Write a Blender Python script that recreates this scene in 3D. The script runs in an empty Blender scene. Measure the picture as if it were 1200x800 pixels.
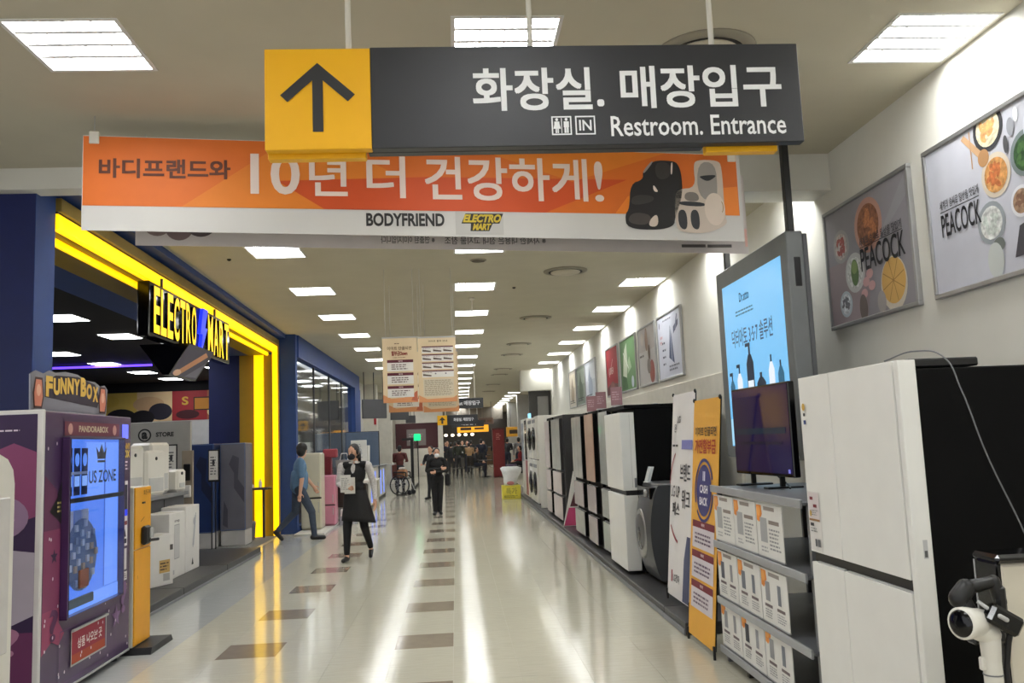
import bpy, math, random
from mathutils import Vector, Matrix
import numpy as np
random.seed(7)
C = bpy.context.scene.collection
PI = math.pi

# ------------------------------------------------------------------ camera
yaw, pit, rol = 0.06992, 0.11541, -0.04108
F = Vector((math.sin(yaw)*math.cos(pit), math.cos(yaw)*math.cos(pit), math.sin(pit)))
R = Vector((math.cos(yaw), -math.sin(yaw), 0)); U = R.cross(F)
R2 = R*math.cos(rol)+U*math.sin(rol); U2 = U*math.cos(rol)-R*math.sin(rol)
cd = bpy.data.cameras.new('camera'); cam = bpy.data.objects.new('camera', cd); C.objects.link(cam)
cd.sensor_width = 36; cd.lens = 30.0; cd.clip_start = .05; cd.clip_end = 300
M4 = Matrix((R2, U2, -F)).transposed().to_4x4(); M4.translation = Vector((0, 0, 1.55))
cam.matrix_world = M4
bpy.context.scene.camera = cam
# ------------------------------------------------------------------ world, exposure
W = bpy.data.worlds.new('world'); bpy.context.scene.world = W; W.use_nodes = True
W.node_tree.nodes['Background'].inputs[0].default_value = (.95, .97, 1, 1)
W.node_tree.nodes['Background'].inputs[1].default_value = 1.1
vs = bpy.context.scene.view_settings
vs.view_transform = 'Standard'; vs.look = 'None'; vs.gamma = 1; vs.use_curve_mapping = False
vs.exposure = 0.0
LAMP = 30.0          # emission of the ceiling panels

# ------------------------------------------------------------------ materials
def lin(c):
    return tuple((x/255/12.92 if x/255 <= .04045 else ((x/255+.055)/1.055)**2.4) for x in c)
MATS = {}
def mat(name, rgb, rough=.5, metal=0, var=.05, scale=6, emit=0, ecol=None, bump=0, spec=.5, trans=0, coat=0, stretch=None, rnd=0, world=False):
    if name in MATS: return MATS[name]
    m = bpy.data.materials.new(name); m.use_nodes = True; nt = m.node_tree; b = nt.nodes['Principled BSDF']
    c = lin(rgb)
    b.inputs['Roughness'].default_value = rough; b.inputs['Metallic'].default_value = metal
    b.inputs['Specular IOR Level'].default_value = spec
    b.inputs['Coat Weight'].default_value = coat
    if trans: b.inputs['Transmission Weight'].default_value = trans; b.inputs['IOR'].default_value = 1.15
    tc = nt.nodes.new('ShaderNodeTexCoord'); no = nt.nodes.new('ShaderNodeTexNoise')
    no.inputs['Scale'].default_value = scale; no.inputs['Detail'].default_value = 3
    src = tc.outputs['Object']
    if world: src = nt.nodes.new('ShaderNodeNewGeometry').outputs['Position']
    if stretch:
        mp = nt.nodes.new('ShaderNodeMapping'); mp.inputs['Scale'].default_value = stretch
        nt.links.new(src, mp.inputs[0]); src = mp.outputs[0]
    nt.links.new(src, no.inputs['Vector'])
    cr = nt.nodes.new('ShaderNodeValToRGB')
    cr.color_ramp.elements[0].position = .3; cr.color_ramp.elements[1].position = .7
    cr.color_ramp.elements[0].color = tuple(max(0, x*(1-var)) for x in c)+(1,)
    cr.color_ramp.elements[1].color = tuple(min(1, x*(1+var)) for x in c)+(1,)
    nt.links.new(no.outputs['Fac'], cr.inputs[0])
    out = cr.outputs[0]
    if rnd:
        oi = nt.nodes.new('ShaderNodeObjectInfo'); hs = nt.nodes.new('ShaderNodeHueSaturation')
        mr = nt.nodes.new('ShaderNodeMapRange'); mr.inputs[3].default_value = 1-rnd; mr.inputs[4].default_value = 1+rnd
        nt.links.new(oi.outputs['Random'], mr.inputs[0]); nt.links.new(mr.outputs[0], hs.inputs['Value'])
        nt.links.new(out, hs.inputs['Color']); out = hs.outputs[0]
    nt.links.new(out, b.inputs['Base Color'])
    if emit:
        b.inputs['Emission Color'].default_value = lin(ecol or rgb)+(1,); b.inputs['Emission Strength'].default_value = emit
    if bump:
        bp = nt.nodes.new('ShaderNodeBump'); bp.inputs['Strength'].default_value = bump; bp.inputs['Distance'].default_value = .01
        nt.links.new(no.outputs['Fac'], bp.inputs['Height']); nt.links.new(bp.outputs[0], b.inputs['Normal'])
    MATS[name] = m
    return m

def pr(r, g, b):                       # flat print ink
    return mat('print_%d_%d_%d' % (r, g, b), (r, g, b), .6, var=.03)
def food(r, g, b):                     # mottled printed food
    return mat('food_%d_%d_%d' % (r, g, b), (r, g, b), .6, var=.38, scale=34)
def soft(pts, n=2):
    for _ in range(n):
        pts = [q for a, b in zip(pts, pts[1:]+pts[:1]) for q in ((a[0]*.75+b[0]*.25, a[1]*.75+b[1]*.25), (a[0]*.25+b[0]*.75, a[1]*.25+b[1]*.75))]
    return pts
def scr(r, g, b, e=1.0):               # lit screen colour
    return mat('screen_%d_%d_%d' % (r, g, b), (r//6, g//6, b//6), .25, emit=e, ecol=(r, g, b))

# ------------------------------------------------------------------ mesh builder
class MB:
    def __init__(s, m=None):
        s.v = []; s.f = []; s.mi = []; s.sm = []; s.mats = []; s.cur = 0
        if m: s.use(m)
    def use(s, m):
        if m not in s.mats: s.mats.append(m)
        s.cur = s.mats.index(m); return s
    def add(s, vs, fs, smooth=False):
        o = len(s.v); s.v += [tuple(p) for p in vs]
        for f in fs:
            s.f.append(tuple(i+o for i in f)); s.mi.append(s.cur); s.sm.append(smooth)
        return s
    def box(s, x0, x1, y0, y1, z0, z1):
        return s.add([(x0,y0,z0),(x1,y0,z0),(x1,y1,z0),(x0,y1,z0),(x0,y0,z1),(x1,y0,z1),(x1,y1,z1),(x0,y1,z1)],
                     [(0,3,2,1),(4,5,6,7),(0,1,5,4),(1,2,6,5),(2,3,7,6),(3,0,4,7)])
    def rbox(s, x0, x1, y0, y1, z0, z1, r=.01):
        r = min(r, (x1-x0)*.49, (y1-y0)*.49, (z1-z0)*.49)
        X = (x0, x1); Y = (y0, y1); Z = (z0, z1); vs = []; ix = {}
        for i in (0, 1):
            for j in (0, 1):
                for k in (0, 1):
                    for a in range(3):
                        p = [X[i], Y[j], Z[k]]; q = [1-2*i, 1-2*j, 1-2*k]
                        for b in range(3):
                            if b != a: p[b] += q[b]*r
                        ix[i, j, k, a] = len(vs); vs.append(p)
        fs = []
        def oc(f, n):
            a, b, c = (Vector(vs[i]) for i in f[:3])
            return f if (b-a).cross(c-a).dot(n) > 0 else f[::-1]
        for a in range(3):
            b, c = (a+1) % 3, (a+2) % 3
            for sgn in (0, 1):
                q = []
                for (u, w) in ((0,0),(1,0),(1,1),(0,1)):
                    t = [0,0,0]; t[a] = sgn; t[b] = u; t[c] = w; q.append(ix[t[0],t[1],t[2],a])
                n = Vector((0,0,0)); n[a] = 2*sgn-1; fs.append(oc(tuple(q), n))
            for u in (0, 1):
                for w in (0, 1):
                    t0 = [0,0,0]; t1 = [0,0,0]; t0[b] = t1[b] = u; t0[c] = t1[c] = w; t1[a] = 1
                    q = (ix[(*t0, b)], ix[(*t1, b)], ix[(*t1, c)], ix[(*t0, c)])
                    n = Vector((0,0,0)); n[b] = 2*u-1; n[c] = 2*w-1; fs.append(oc(q, n))
        for i in (0, 1):
            for j in (0, 1):
                for k in (0, 1):
                    fs.append(oc((ix[i,j,k,0], ix[i,j,k,1], ix[i,j,k,2]), Vector((2*i-1, 2*j-1, 2*k-1))))
        return s.add(vs, fs)
    def tube(s, p0, p1, r0, r1=None, n=10, caps=True):
        r1 = r0 if r1 is None else r1
        a, b = Vector(p0), Vector(p1); d = (b-a)
        if d.length < 1e-9: return s
        d.normalize(); u = d.orthogonal().normalized(); w = d.cross(u)
        vs = []
        for c, r in ((a, r0), (b, r1)):
            vs += [c+(u*math.cos(2*PI*i/n)+w*math.sin(2*PI*i/n))*r for i in range(n)]
        s.add(vs, [(i, (i+1) % n, n+(i+1) % n, n+i) for i in range(n)], True)
        if caps:
            s.add(vs[:n], [tuple(range(n))[::-1]]); s.add(vs[n:], [tuple(range(n))])
        return s
    def path(s, pts, r, n=8):
        for a, b in zip(pts, pts[1:]): s.tube(a, b, r, n=n)
        return s
    def capsule(s, p0, p1, r0, r1, n=12, k=4):
        a, b = Vector(p0), Vector(p1); d = b-a
        d = d.normalized() if d.length > 1e-6 else Vector((0,0,1))
        u = d.orthogonal().normalized(); w = d.cross(u); rings = []
        for i in range(k): t = PI/2*(1-i/k); rings.append((a-d*r0*math.sin(t), r0*math.cos(t)))
        rings.append((a, r0)); rings.append((b, r1))
        for i in range(1, k+1): t = PI/2*i/k; rings.append((b+d*r1*math.sin(t), r1*math.cos(t)))
        return s.rings(rings, u, w, n)
    def rings(s, rings, u, w, n):
        vs = []; fs = []; m = len(rings)
        for c, r in rings:
            r = max(r, 1e-4)
            vs += [c+(u*math.cos(2*PI*i/n)+w*math.sin(2*PI*i/n))*r for i in range(n)]
        for j in range(m-1):
            fs += [(j*n+i, j*n+(i+1) % n, (j+1)*n+(i+1) % n, (j+1)*n+i) for i in range(n)]
        fs += [tuple(range(n))[::-1], tuple((m-1)*n+i for i in range(n))]
        return s.add(vs, fs, True)
    def lathe(s, prof, cx=0, cy=0, cz=0, n=20, axis='z'):     # prof: (radius, height)
        ax = {'z': (Vector((1,0,0)), Vector((0,1,0)), Vector((0,0,1))), 'y': (Vector((0,0,1)), Vector((1,0,0)), Vector((0,1,0))),
              'x': (Vector((0,1,0)), Vector((0,0,1)), Vector((1,0,0)))}[axis]
        c = Vector((cx, cy, cz))
        return s.rings([(c+ax[2]*h, r) for r, h in prof], ax[0], ax[1], n)
    def ell(s, c, r, n=14, k=8):
        vs = []; fs = []
        for j in range(k+1):
            t = PI*j/k; sn = max(math.sin(t), 1e-3)
            vs += [(c[0]+r[0]*sn*math.cos(2*PI*i/n), c[1]+r[1]*sn*math.sin(2*PI*i/n), c[2]-r[2]*math.cos(t)) for i in range(n)]
        for j in range(k): fs += [(j*n+i, j*n+(i+1) % n, (j+1)*n+(i+1) % n, (j+1)*n+i) for i in range(n)]
        fs += [tuple(range(n))[::-1], tuple(k*n+i for i in range(n))]
        return s.add(vs, fs, True)
    def prism(s, pts, y0, y1):                  # polygon in (x,z), extruded along y
        n = len(pts)
        ar = sum(pts[i][0]*pts[(i+1) % n][1]-pts[(i+1) % n][0]*pts[i][1] for i in range(n))
        if ar < 0: pts = pts[::-1]
        vs = [(x, y0, z) for x, z in pts]+[(x, y1, z) for x, z in pts]
        fs = [tuple(range(n)), tuple(range(2*n-1, n-1, -1))]+[(i, n+i, n+(i+1) % n, (i+1) % n) for i in range(n)]
        return s.add(vs, fs)
    def build(s, name, parent=None, loc=(0,0,0), rotz=0):
        me = bpy.data.meshes.new(name); me.from_pydata(s.v, [], s.f)
        for m in s.mats: me.materials.append(m)
        me.polygons.foreach_set('material_index', s.mi); me.polygons.foreach_set('use_smooth', s.sm)
        me.update()
        o = bpy.data.objects.new(name, me); C.objects.link(o)
        o.location = loc; o.rotation_euler = (0, 0, rotz)
        if parent: o.parent = parent
        return o

# ------------------------------------------------------------------ flat print
TX = {}
def glyphs(sx, bold, shear=0):
    k = (sx, bold, shear)
    if k not in TX:
        cu = bpy.data.curves.new('t', 'FONT'); cu.body = sx; cu.size = 1; cu.offset = bold; cu.resolution_u = 4 if len(sx) < 14 else 2; cu.shear = shear
        cu.dimensions = '2D'; cu.fill_mode = 'BOTH'
        ob = bpy.data.objects.new('t', cu); me = bpy.data.meshes.new_from_object(ob)
        vs = [tuple(v.co)[:2] for v in me.vertices]; fs = [tuple(p.vertices) for p in me.polygons]
        bpy.data.objects.remove(ob); bpy.data.meshes.remove(me); bpy.data.curves.remove(cu)
        xs = [v[0] for v in vs] or [0]; ys = [v[1] for v in vs] or [0]
        x0, x1, y0, y1 = min(xs), max(xs), min(ys), max(ys)
        vs = [((a-x0)/(x1-x0+1e-9), (b-y0)/(y1-y0+1e-9)) for a, b in vs]
        TX[k] = (vs, fs)
    return TX[k]
class Print(MB):
    """flat ink on a plane: (u, v) along U, V from O, each layer lifted a little along N"""
    def __init__(s, O, U=(1,0,0), V=(0,0,1), lift=.0016, base=.002):
        super().__init__(); s.eps = 0; s.clip = None; s.O = Vector(O); s.U = Vector(U); s.V = Vector(V); s.N = s.U.cross(s.V); s.k = 0; s.lift = lift; s.base = base
    def P(s, u, v): return s.O+s.U*u+s.V*v+s.N*(s.base+s.lift*s.k+s.eps)
    def cut(s, pts):
        u0, v0, u1, v1 = s.clip
        for ax, lim, sg in ((0, u0, 1), (0, u1, -1), (1, v0, 1), (1, v1, -1)):
            out = []
            for i in range(len(pts)):
                a, b = pts[i-1], pts[i]; da, db = sg*(a[ax]-lim), sg*(b[ax]-lim)
                if (da < 0) != (db < 0):
                    t = da/(da-db); out.append((a[0]+(b[0]-a[0])*t, a[1]+(b[1]-a[1])*t))
                if db >= 0: out.append(b)
            pts = out
            if len(pts) < 3: return []
        return pts
    def poly(s, pts, m, k=None, step=True):
        s.use(m)
        if k is not None: s.k = k
        if step: s.eps += 2.5e-5
        if s.clip:
            pts = s.cut(list(pts))
            if not pts: return s
        ar = sum(pts[i][0]*pts[(i+1) % len(pts)][1]-pts[(i+1) % len(pts)][0]*pts[i][1] for i in range(len(pts)))
        if ar < 0: pts = pts[::-1]
        return s.add([s.P(*p) for p in pts], [tuple(range(len(pts)))])
    def rect(s, u0, v0, u1, v1, m, k=None, step=True): return s.poly([(u0,v0),(u1,v0),(u1,v1),(u0,v1)], m, k, step)
    def disc(s, u, v, ru, rv, m, k=None, n=24, rot=0):
        c, d = math.cos(rot), math.sin(rot)
        return s.poly([(u+ru*math.cos(2*PI*i/n)*c-rv*math.sin(2*PI*i/n)*d, v+ru*math.cos(2*PI*i/n)*d+rv*math.sin(2*PI*i/n)*c) for i in range(n)], m, k)
    def ring(s, u, v, ru, rv, w, m, k=None, n=32, a0=0, a1=2*PI):
        s.use(m)
        if k is not None: s.k = k
        for i in range(n):
            a, b = a0+(a1-a0)*i/n, a0+(a1-a0)*(i+1)/n
            q = [(u+(ru-x)*math.cos(t), v+(rv-x)*math.sin(t)) for t, x in ((a, w), (a, 0), (b, 0), (b, w))]
            s.add([s.P(*p) for p in q], [(0,1,2,3)])
        return s
    def line(s, pts, w, m, k=None):
        for (a, b), (c, d) in zip(pts, pts[1:]):
            L = math.hypot(c-a, d-b) or 1; nx, ny = -(d-b)/L*w/2, (c-a)/L*w/2
            s.poly([(a+nx,b+ny),(a-nx,b-ny),(c-nx,d-ny),(c+nx,d+ny)], m, k)
        return s
    def frame(s, u0, v0, u1, v1, w, m, k=None):
        for q in ((u0,v0,u1,v0+w),(u0,v1-w,u1,v1),(u0,v0,u0+w,v1),(u1-w,v0,u1,v1)): s.rect(*q, m, k)
        return s
    def text(s, sx, u0, v0, u1, v1, m, bold=.012, k=None, mirror=False, shear=0, arc=0):
        s.use(m)
        if k is not None: s.k = k
        s.eps += 2.5e-5
        if bold > .008 and any('\uac00' <= c_ <= '\ud7a3' for c_ in sx):       # heavier Korean strokes: slightly shifted copies
            e = bold*.85*(v1-v0)
            for du, dv in ((-e, -e), (e, -e), (-e, e), (e, e)): s.text(sx, u0+e+du, v0+e+dv, u1-e+du, v1-e+dv, m, 0, None, mirror, shear, arc)
            return s
        vs, fs = glyphs(sx, bold, shear)
        out = []
        for a, b in vs:
            if mirror: a = 1-a
            out.append(s.P(u0+(u1-u0)*a, v0+(v1-v0)*b+arc*(1-(2*a-1)**2)))
        if mirror: fs = [f[::-1] for f in fs]
        return s.add(out, fs)
    def lines(s, u0, v0, u1, v1, n, m, k=None, rag=.3):     # small print too fine to read
        h = (v1-v0)/n
        for i in range(n):
            u = u0
            e = u1-(u1-u0)*rag*random.random()
            while u < e:
                w = h*random.uniform(.6, 2.4); s.rect(u, v0+h*(i+.28), min(u+w, e), v0+h*(i+.75), m, k, i == 0 and u == u0); u += w+h*.4
        return s

# ------------------------------------------------------------------ things
def T(name, label, cat, loc=(0,0,0), rotz=0, group=None, kind=None):
    o = bpy.data.objects.new(name, None); C.objects.link(o); o.location = loc; o.rotation_euler = (0, 0, rotz)
    o.empty_display_size = .1
    if label: o['label'] = label
    if cat: o['category'] = cat
    if group: o['group'] = group
    if kind: o['kind'] = kind
    return o
def tag(o, label, cat, group=None):
    o['label'] = label; o['category'] = cat
    if group: o['group'] = group
    return o
def struct(o): o['kind'] = 'structure'; return o
def kids(o): return [c for c in bpy.data.objects if c.parent == o]
def dup(root, loc, rotz=None, label=None, group=None):
    r = root.copy(); C.objects.link(r); r.location = loc
    if rotz is not None: r.rotation_euler = (0, 0, rotz)
    if label: r['label'] = label
    if group: r['group'] = group
    for ch in kids(root):
        c = ch.copy(); C.objects.link(c); c.parent = r
        for g in kids(ch):
            d = g.copy(); C.objects.link(d); d.parent = c
    return r
ORD = ['nearest', 'second', 'third', 'fourth', 'fifth', 'sixth', 'seventh', 'eighth', 'ninth', 'tenth', 'eleventh', 'twelfth', 'thirteenth', 'fourteenth', 'fifteenth', 'sixteenth', 'seventeenth', 'eighteenth']

# ------------------------------------------------------------------ palette
WHITE = mat('white_paint', (222, 218, 208), .55, var=.03)
WALLW = mat('wall_plaster', (222, 220, 210), .75, var=.025, scale=3, bump=.04)
CEILM = mat('ceiling_plaster', (196, 190, 170), .9, var=.03, scale=2.5, bump=.05)
BLACK = mat('black_plastic', (16, 16, 18), .4, var=.1)
GLOSSB = mat('black_gloss', (8, 8, 10), .12, var=.1)
DGREY = mat('dark_grey_metal', (62, 63, 66), .45, var=.06)
MGREY = mat('mid_grey_metal', (118, 119, 122), .4, var=.05)
LGREY = mat('light_grey_metal', (178, 178, 178), .38, metal=.3, var=.04)
STEEL = mat('brushed_steel', (170, 170, 172), .3, metal=.9, var=.05, stretch=(1, 1, 40))
APPW = mat('appliance_white', (226, 223, 214), .3, var=.02, coat=.2)
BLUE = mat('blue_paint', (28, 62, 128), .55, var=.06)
DBLUE = mat('deep_and_unlit_blue', (5, 22, 84), .5, var=.08)  # own colour of the inner walls; painted-in shade on the near pier
YELL = mat('yellow_paint', (150, 122, 8), .5, var=.05)
OLIVE = mat('ochre_trim', (150, 126, 60), .55, var=.06)
LED = mat('yellow_light_strip', (255, 225, 0), .4, emit=1.45, ecol=(255, 196, 0), var=0)
SKIN = mat('skin', (205, 158, 132), .55, var=.05)
HAIR = mat('black_hair', (18, 16, 17), .5, var=.2, scale=40)
PAPER = mat('white_paper', (226, 224, 218), .6, var=.03)
# ================================================================== SETTING
# ---- floor: vinyl tiles .45 x .4757, each near tile its own object
TW, TL = .45, .4757
tile_c = mat('cream_vinyl_tile', (203, 199, 181), .085, var=.03, scale=9, spec=.6, bump=.11, rnd=.012, world=True, stretch=(.8, 3, 1))
tile_g = mat('pale_grey_vinyl_tile', (188, 190, 187), .085, var=.03, scale=9, spec=.6, bump=.11, rnd=.012, world=True, stretch=(.8, 3, 1))
tile_d = mat('brown_vinyl_tile', (146, 134, 118), .1, var=.06, scale=9, spec=.5, bump=.015, rnd=.04)
joint = mat('tile_joint', (176, 169, 150), .3, var=.1)
fl = struct(MB(joint).box(-3.3, 3.04, -6, 66, -.12, -.003).build('floor'))
def tile_mesh(m):
    g = .0007
    mb = MB(m); mb.box(g, TW-g, g, TL-g, -.006, 0)
    o = mb.build('tile'); me = o.data; bpy.data.objects.remove(o); return me
TM = {k: tile_mesh(m) for k, m in (('c', tile_c), ('g', tile_g), ('d', tile_d))}
def tile_kind(i, j):      # i: column from x=-.52, j: row from y=6.80
    if j % 3 == 0 and i in (0, -3): return 'd'
    return 'g' if i < -4 else 'c'
far = MB()
for j in range(-8, 122):
    for i in range(-6, 6):
        x, y = -.52+i*TW, 6.80+j*TL
        k = tile_kind(i, j)
        if x > 1.75 and y > 6: continue
        if -6 <= j < 16:
            o = bpy.data.objects.new('tile', TM[k]); C.objects.link(o); o.parent = fl; o.location = (x, y, 0)
        elif j >= 16:
            far.use({'c': tile_c, 'g': tile_g, 'd': tile_d}[k]).box(x+.0006, x+TW-.0006, y+.0006, y+TL-.0006, -.004, 0)
o = far.build('far_tiles', fl); o['kind'] = 'stuff'
struct(MB(mat('grey_carpet', (120, 120, 118), .9, var=.1, scale=30, bump=.1)).box(-9.5, -3.3, 2, 66, -.12, -.001).build('floor'))
struct(MB(joint).box(3.04, 9, 26, 66, -.12, -.003).build('floor'))
# ---- ceiling with cut-outs for the recessed lights
CH = 3.723; LW = .587; LL_ = .60
XL, XC, XR = -2.206, .044, 2.425
def LY(k): return 4.16+2.466*k
lights = []
for k in range(-3, 30):
    for col, x in (('left', XL), ('centre', XC), ('right', XR)):
        if col == 'right' and 9 < k < 14: continue
        if col == 'left' and k > 20: continue
        lights.append((col, k, x, LY(k)))
xs = sorted({-3.45, 3.05, 9.0}|{v for x in (XL, XC, XR) for v in (x, x+LW)})
ys = sorted({-6., 66.}|{v for k in range(-3, 30) for v in (LY(k), LY(k)+LL_)})
holes = {(round(x, 3), round(y, 3)) for _, _, x, y in lights}
mb = MB(CEILM)
for a, b in zip(xs, xs[1:]):
    for c, d in zip(ys, ys[1:]):
        if (round(a, 3), round(c, 3)) in holes: continue
        mb.add([(a,c,CH),(a,d,CH),(b,d,CH),(b,c,CH)], [(0,1,2,3)])
struct(mb.build('ceiling'))
# ---- right wall, ledge under the posters, header beam
struct(MB(WALLW).box(3.04, 3.24, -6, 27.2, -.1, CH).build('wall_right'))
struct(MB(mat('ledge_white', (214, 210, 198), .6)).rbox(3.0, 3.045, 8.95, 25.9, .1, 2.22, .006).build('trim_1'))
struct(MB(WALLW).box(-2.4, 3.045, 6.42, 6.75, 3.425, CH+.02).build('trim_2'))
struct(MB(WALLW).box(-9, -2.4, 6.42, 6.6, 3.56, CH+.02).build('trim_6'))
struct(MB(CEILM).box(-9, -3.45, -6, 6.42, CH, CH+.05).build('ceiling'))
# platform on the right
PLM = mat('charcoal_platform', (58, 57, 58), .4, var=.1, scale=12)
pl = T('display_platform', 'long low charcoal platform under the appliances along the right wall', 'platform', (1.72, 6.70, 0))
for i, (a, b) in enumerate(((0, .68), (.685, 5.2), (5.205, 9.2), (9.205, 13.2), (13.205, 17.05))):
    MB(PLM).rbox(0, 1.2, a, b, .004, .098, .006).build('panel', pl)
    MB(MGREY).rbox(-.012, 0, a, b, .004, .05, .003).build('edge_strip', pl)
# ---- recessed ceiling lights
em_ = mat('lamp_diffuser', (255, 255, 255), .5, emit=LAMP, ecol=(249, 251, 251), var=0)
LFR = mat('light_frame_white', (225, 224, 220), .4, var=.02)
LOUV = mat('louvre_grey', (226, 227, 230), .6, var=.02)
proto = None
nn = {'left': 0, 'centre': 0, 'right': 0}
for col, k, x, y in lights:
    if k < 0: lab = 'recessed ceiling light in the %s row behind the photographer' % col; grp = 'ceiling lights behind the photographer, %s row' % col
    elif k < 17 and not (k == 1):
        lab = '%s lit louvred ceiling light of the %s row' % (ORD[k], col); grp = None
    elif k == 1: lab = 'second louvred ceiling light of the %s row, behind the orange banner' % col; grp = None
    else: lab = 'far ceiling light receding down the %s row of the hall' % col; grp = 'far ceiling lights of the %s row' % col
    if proto is None:
        t = proto = T('ceiling_light', lab, 'light', (x, y, CH))
        f = MB(LFR); w = .022; h0, h1 = -.006, .11
        f.box(0, LW, 0, w, h0, h1); f.box(0, LW, LL_-w, LL_, h0, h1); f.box(0, w, w, LL_-w, h0, h1); f.box(LW-w, LW, w, LL_-w, h0, h1); f.box(0, LW, 0, LL_, h1, h1+.01)
        f.build('frame', t)
        MB(em_).add([(w,w,.085),(w,LL_-w,.085),(LW-w,LL_-w,.085),(LW-w,w,.085)], [(0,1,2,3)]).build('diffuser', t)
        for i in range(1, 4):
            yy = w+(LL_-2*w)*i/4; MB(LOUV).box(w, LW-w, yy-.014, yy+.014, .006, .016).build('louvre', t)
        for i in range(1, 4):
            xx = w+(LW-2*w)*i/4; MB(LOUV).box(xx-.004, xx+.004, w, LL_-w, .018, .026).build('louvre', t)
    else: t = dup(proto, (x, y, CH), label=lab)
    if grp: t['group'] = grp
    elif 'group' in t: del t['group']
# ---- round ceiling diffusers
VM = mat('vent_grey', (150, 144, 128), .6, var=.05); VD = mat('vent_dark', (40, 37, 33), .8)
VL = mat('vent_light', (196, 188, 168), .6)
proto = None
for i, y in enumerate((4.6, 10.9, 15.1, 19.2, 21.6, 25.8, 28.0, 32.8, 37.2)):
    lab = ['large round ceiling vent above the right end of the arrow sign', 'round ceiling vent right of the centre lights, first beyond the orange banner', 'second round ceiling vent beyond the orange banner'][i] if i < 3 else '%s round ceiling vent beyond the orange banner' % ORD[i-1]
    if proto is None:
        t = proto = T('ceiling_vent', lab, 'vent', (1.5, y, CH))
        MB(VM).lathe([(.29, 0), (.285, -.012), (.225, -.02), (.22, -.005)], n=32).build('outer_ring', t)
        MB(VD).lathe([(.225, -.013), (.225, -.017)], n=32).build('dark_gap', t)
        MB(VL).lathe([(.195, -.014), (.19, -.03), (.1, -.034), (.02, -.036)], n=32).build('cone', t)
    else: dup(proto, (1.5, y, CH), label=lab)
t = T('ceiling_speaker', 'small flat round ceiling speaker just beyond the hanging banner', 'speaker', (.34, 10.1, CH))
MB(VM).lathe([(.1, 0), (.095, -.01), (.08, -.014)], n=24).build('rim', t); MB(mat('speaker_mesh', (112, 104, 92), .8)).lathe([(.082, -.0142), (.02, -.016)], n=24).build('grille', t)
t = T('ceiling_spot', 'white ceiling rose with a thin drop rod between the centre lights', 'fixture', (.31, 12.8, CH))
MB(WHITE).lathe([(.05, 0), (.05, -.02), (.02, -.035)], n=16).build('rose', t); MB(WHITE).tube((0,0,-.03), (0,0,-.2), .008).build('rod', t)
for i, (x, y) in enumerate(((1.3, 8.9), (1.9, 9.6), (.9, 12.0), (-2.5, 9.7), (-2.6, 4.9))):
    tag(MB(VD).lathe([(.025, 0), (.022, -.012), (.01, -.02)], n=10).build('sprinkler_head', None, (x, y, CH)), ['sprinkler head on the ceiling beyond the banner, left of two', 'sprinkler head on the ceiling near the right wall', 'sprinkler head on the ceiling near the centre lights', 'sprinkler head on the ceiling over the blue storefront', 'sprinkler head on the ceiling left of the orange banner'][i], 'sprinkler')

# ================================================================== LEFT STOREFRONT (local frame: x along, y into the store)
FA = PI/2+.0212
FL = Vector((-3.12, 6.53, 0))
def fw(x, y, z=0):
    c, s_ = math.cos(FA), math.sin(FA); return Vector((FL.x+x*c-y*s_, FL.y+x*s_+y*c, z))
def fb(m, *b, name='wall_left'):
    return struct(MB(m).box(*b).build(name, None, FL, FA))
fb(DBLUE, 0, .33, .0, 5.5, 0, 3.723)                 # near pier; the shade on its camera-facing end is painted into the blue
fb(BLUE, .0, .33, -.004, 0, 0, 3.723)                # its hall side, where light falls, painted the lighter facade blue
fb(BLUE, .33, 9.45, .45, .9, 3.31, 3.55)
fb(BLUE, .33, 9.75, 0, .12, 3.62, 3.723)             # lintel
fb(BLUE, 0, 9.78, -.17, 0, 3.65, 3.723)              # projecting fascia
# portal frame: stepped yellow trim with light strips
pt = T('trim_5', None, None, FL, FA, kind='structure')
X0, X1 = .33, 9.72
MB(OLIVE).rbox(X0, X1, -.05, .03, 3.51, 3.62, .004).build('top_trim', pt)
MB(BLACK).box(X0, X1-.02, -.02, .03, 3.495, 3.51).build('shadow_gap', pt)
MB(LED).rbox(X0, X1-.05, -.03, .04, 3.37, 3.495, .01).build('light_strip', pt)
MB(YELL).box(X0, X1-.12, .03, .12, 3.37, 3.55).build('soffit_step', pt)
MB(LED).rbox(X0, X1-.14, .115, .16, 3.31, 3.37, .008).build('light_strip', pt)
MB(YELL).box(X0, X1-.24, .16, .45, 3.31, 3.55).build('soffit_reveal', pt)
MB(OLIVE).rbox(X1, X1+.05, -.05, .03, 0, 3.62, .004).build('side_trim', pt)
MB(LED).rbox(X1-.1, X1-.01, -.03, .055, 0, 3.495, .01).build('light_strip', pt)
MB(YELL).box(X1-.1, X1, .055, .21, 0, 3.33).build('jamb_step', pt)
MB(LED).rbox(X1-.2, X1-.06, .21, .37, 0, 3.33, .008).build('light_strip', pt)
MB(YELL).box(X1-.06, X1, .37, .66, 0, 3.33).build('jamb_reveal', pt)
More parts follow.
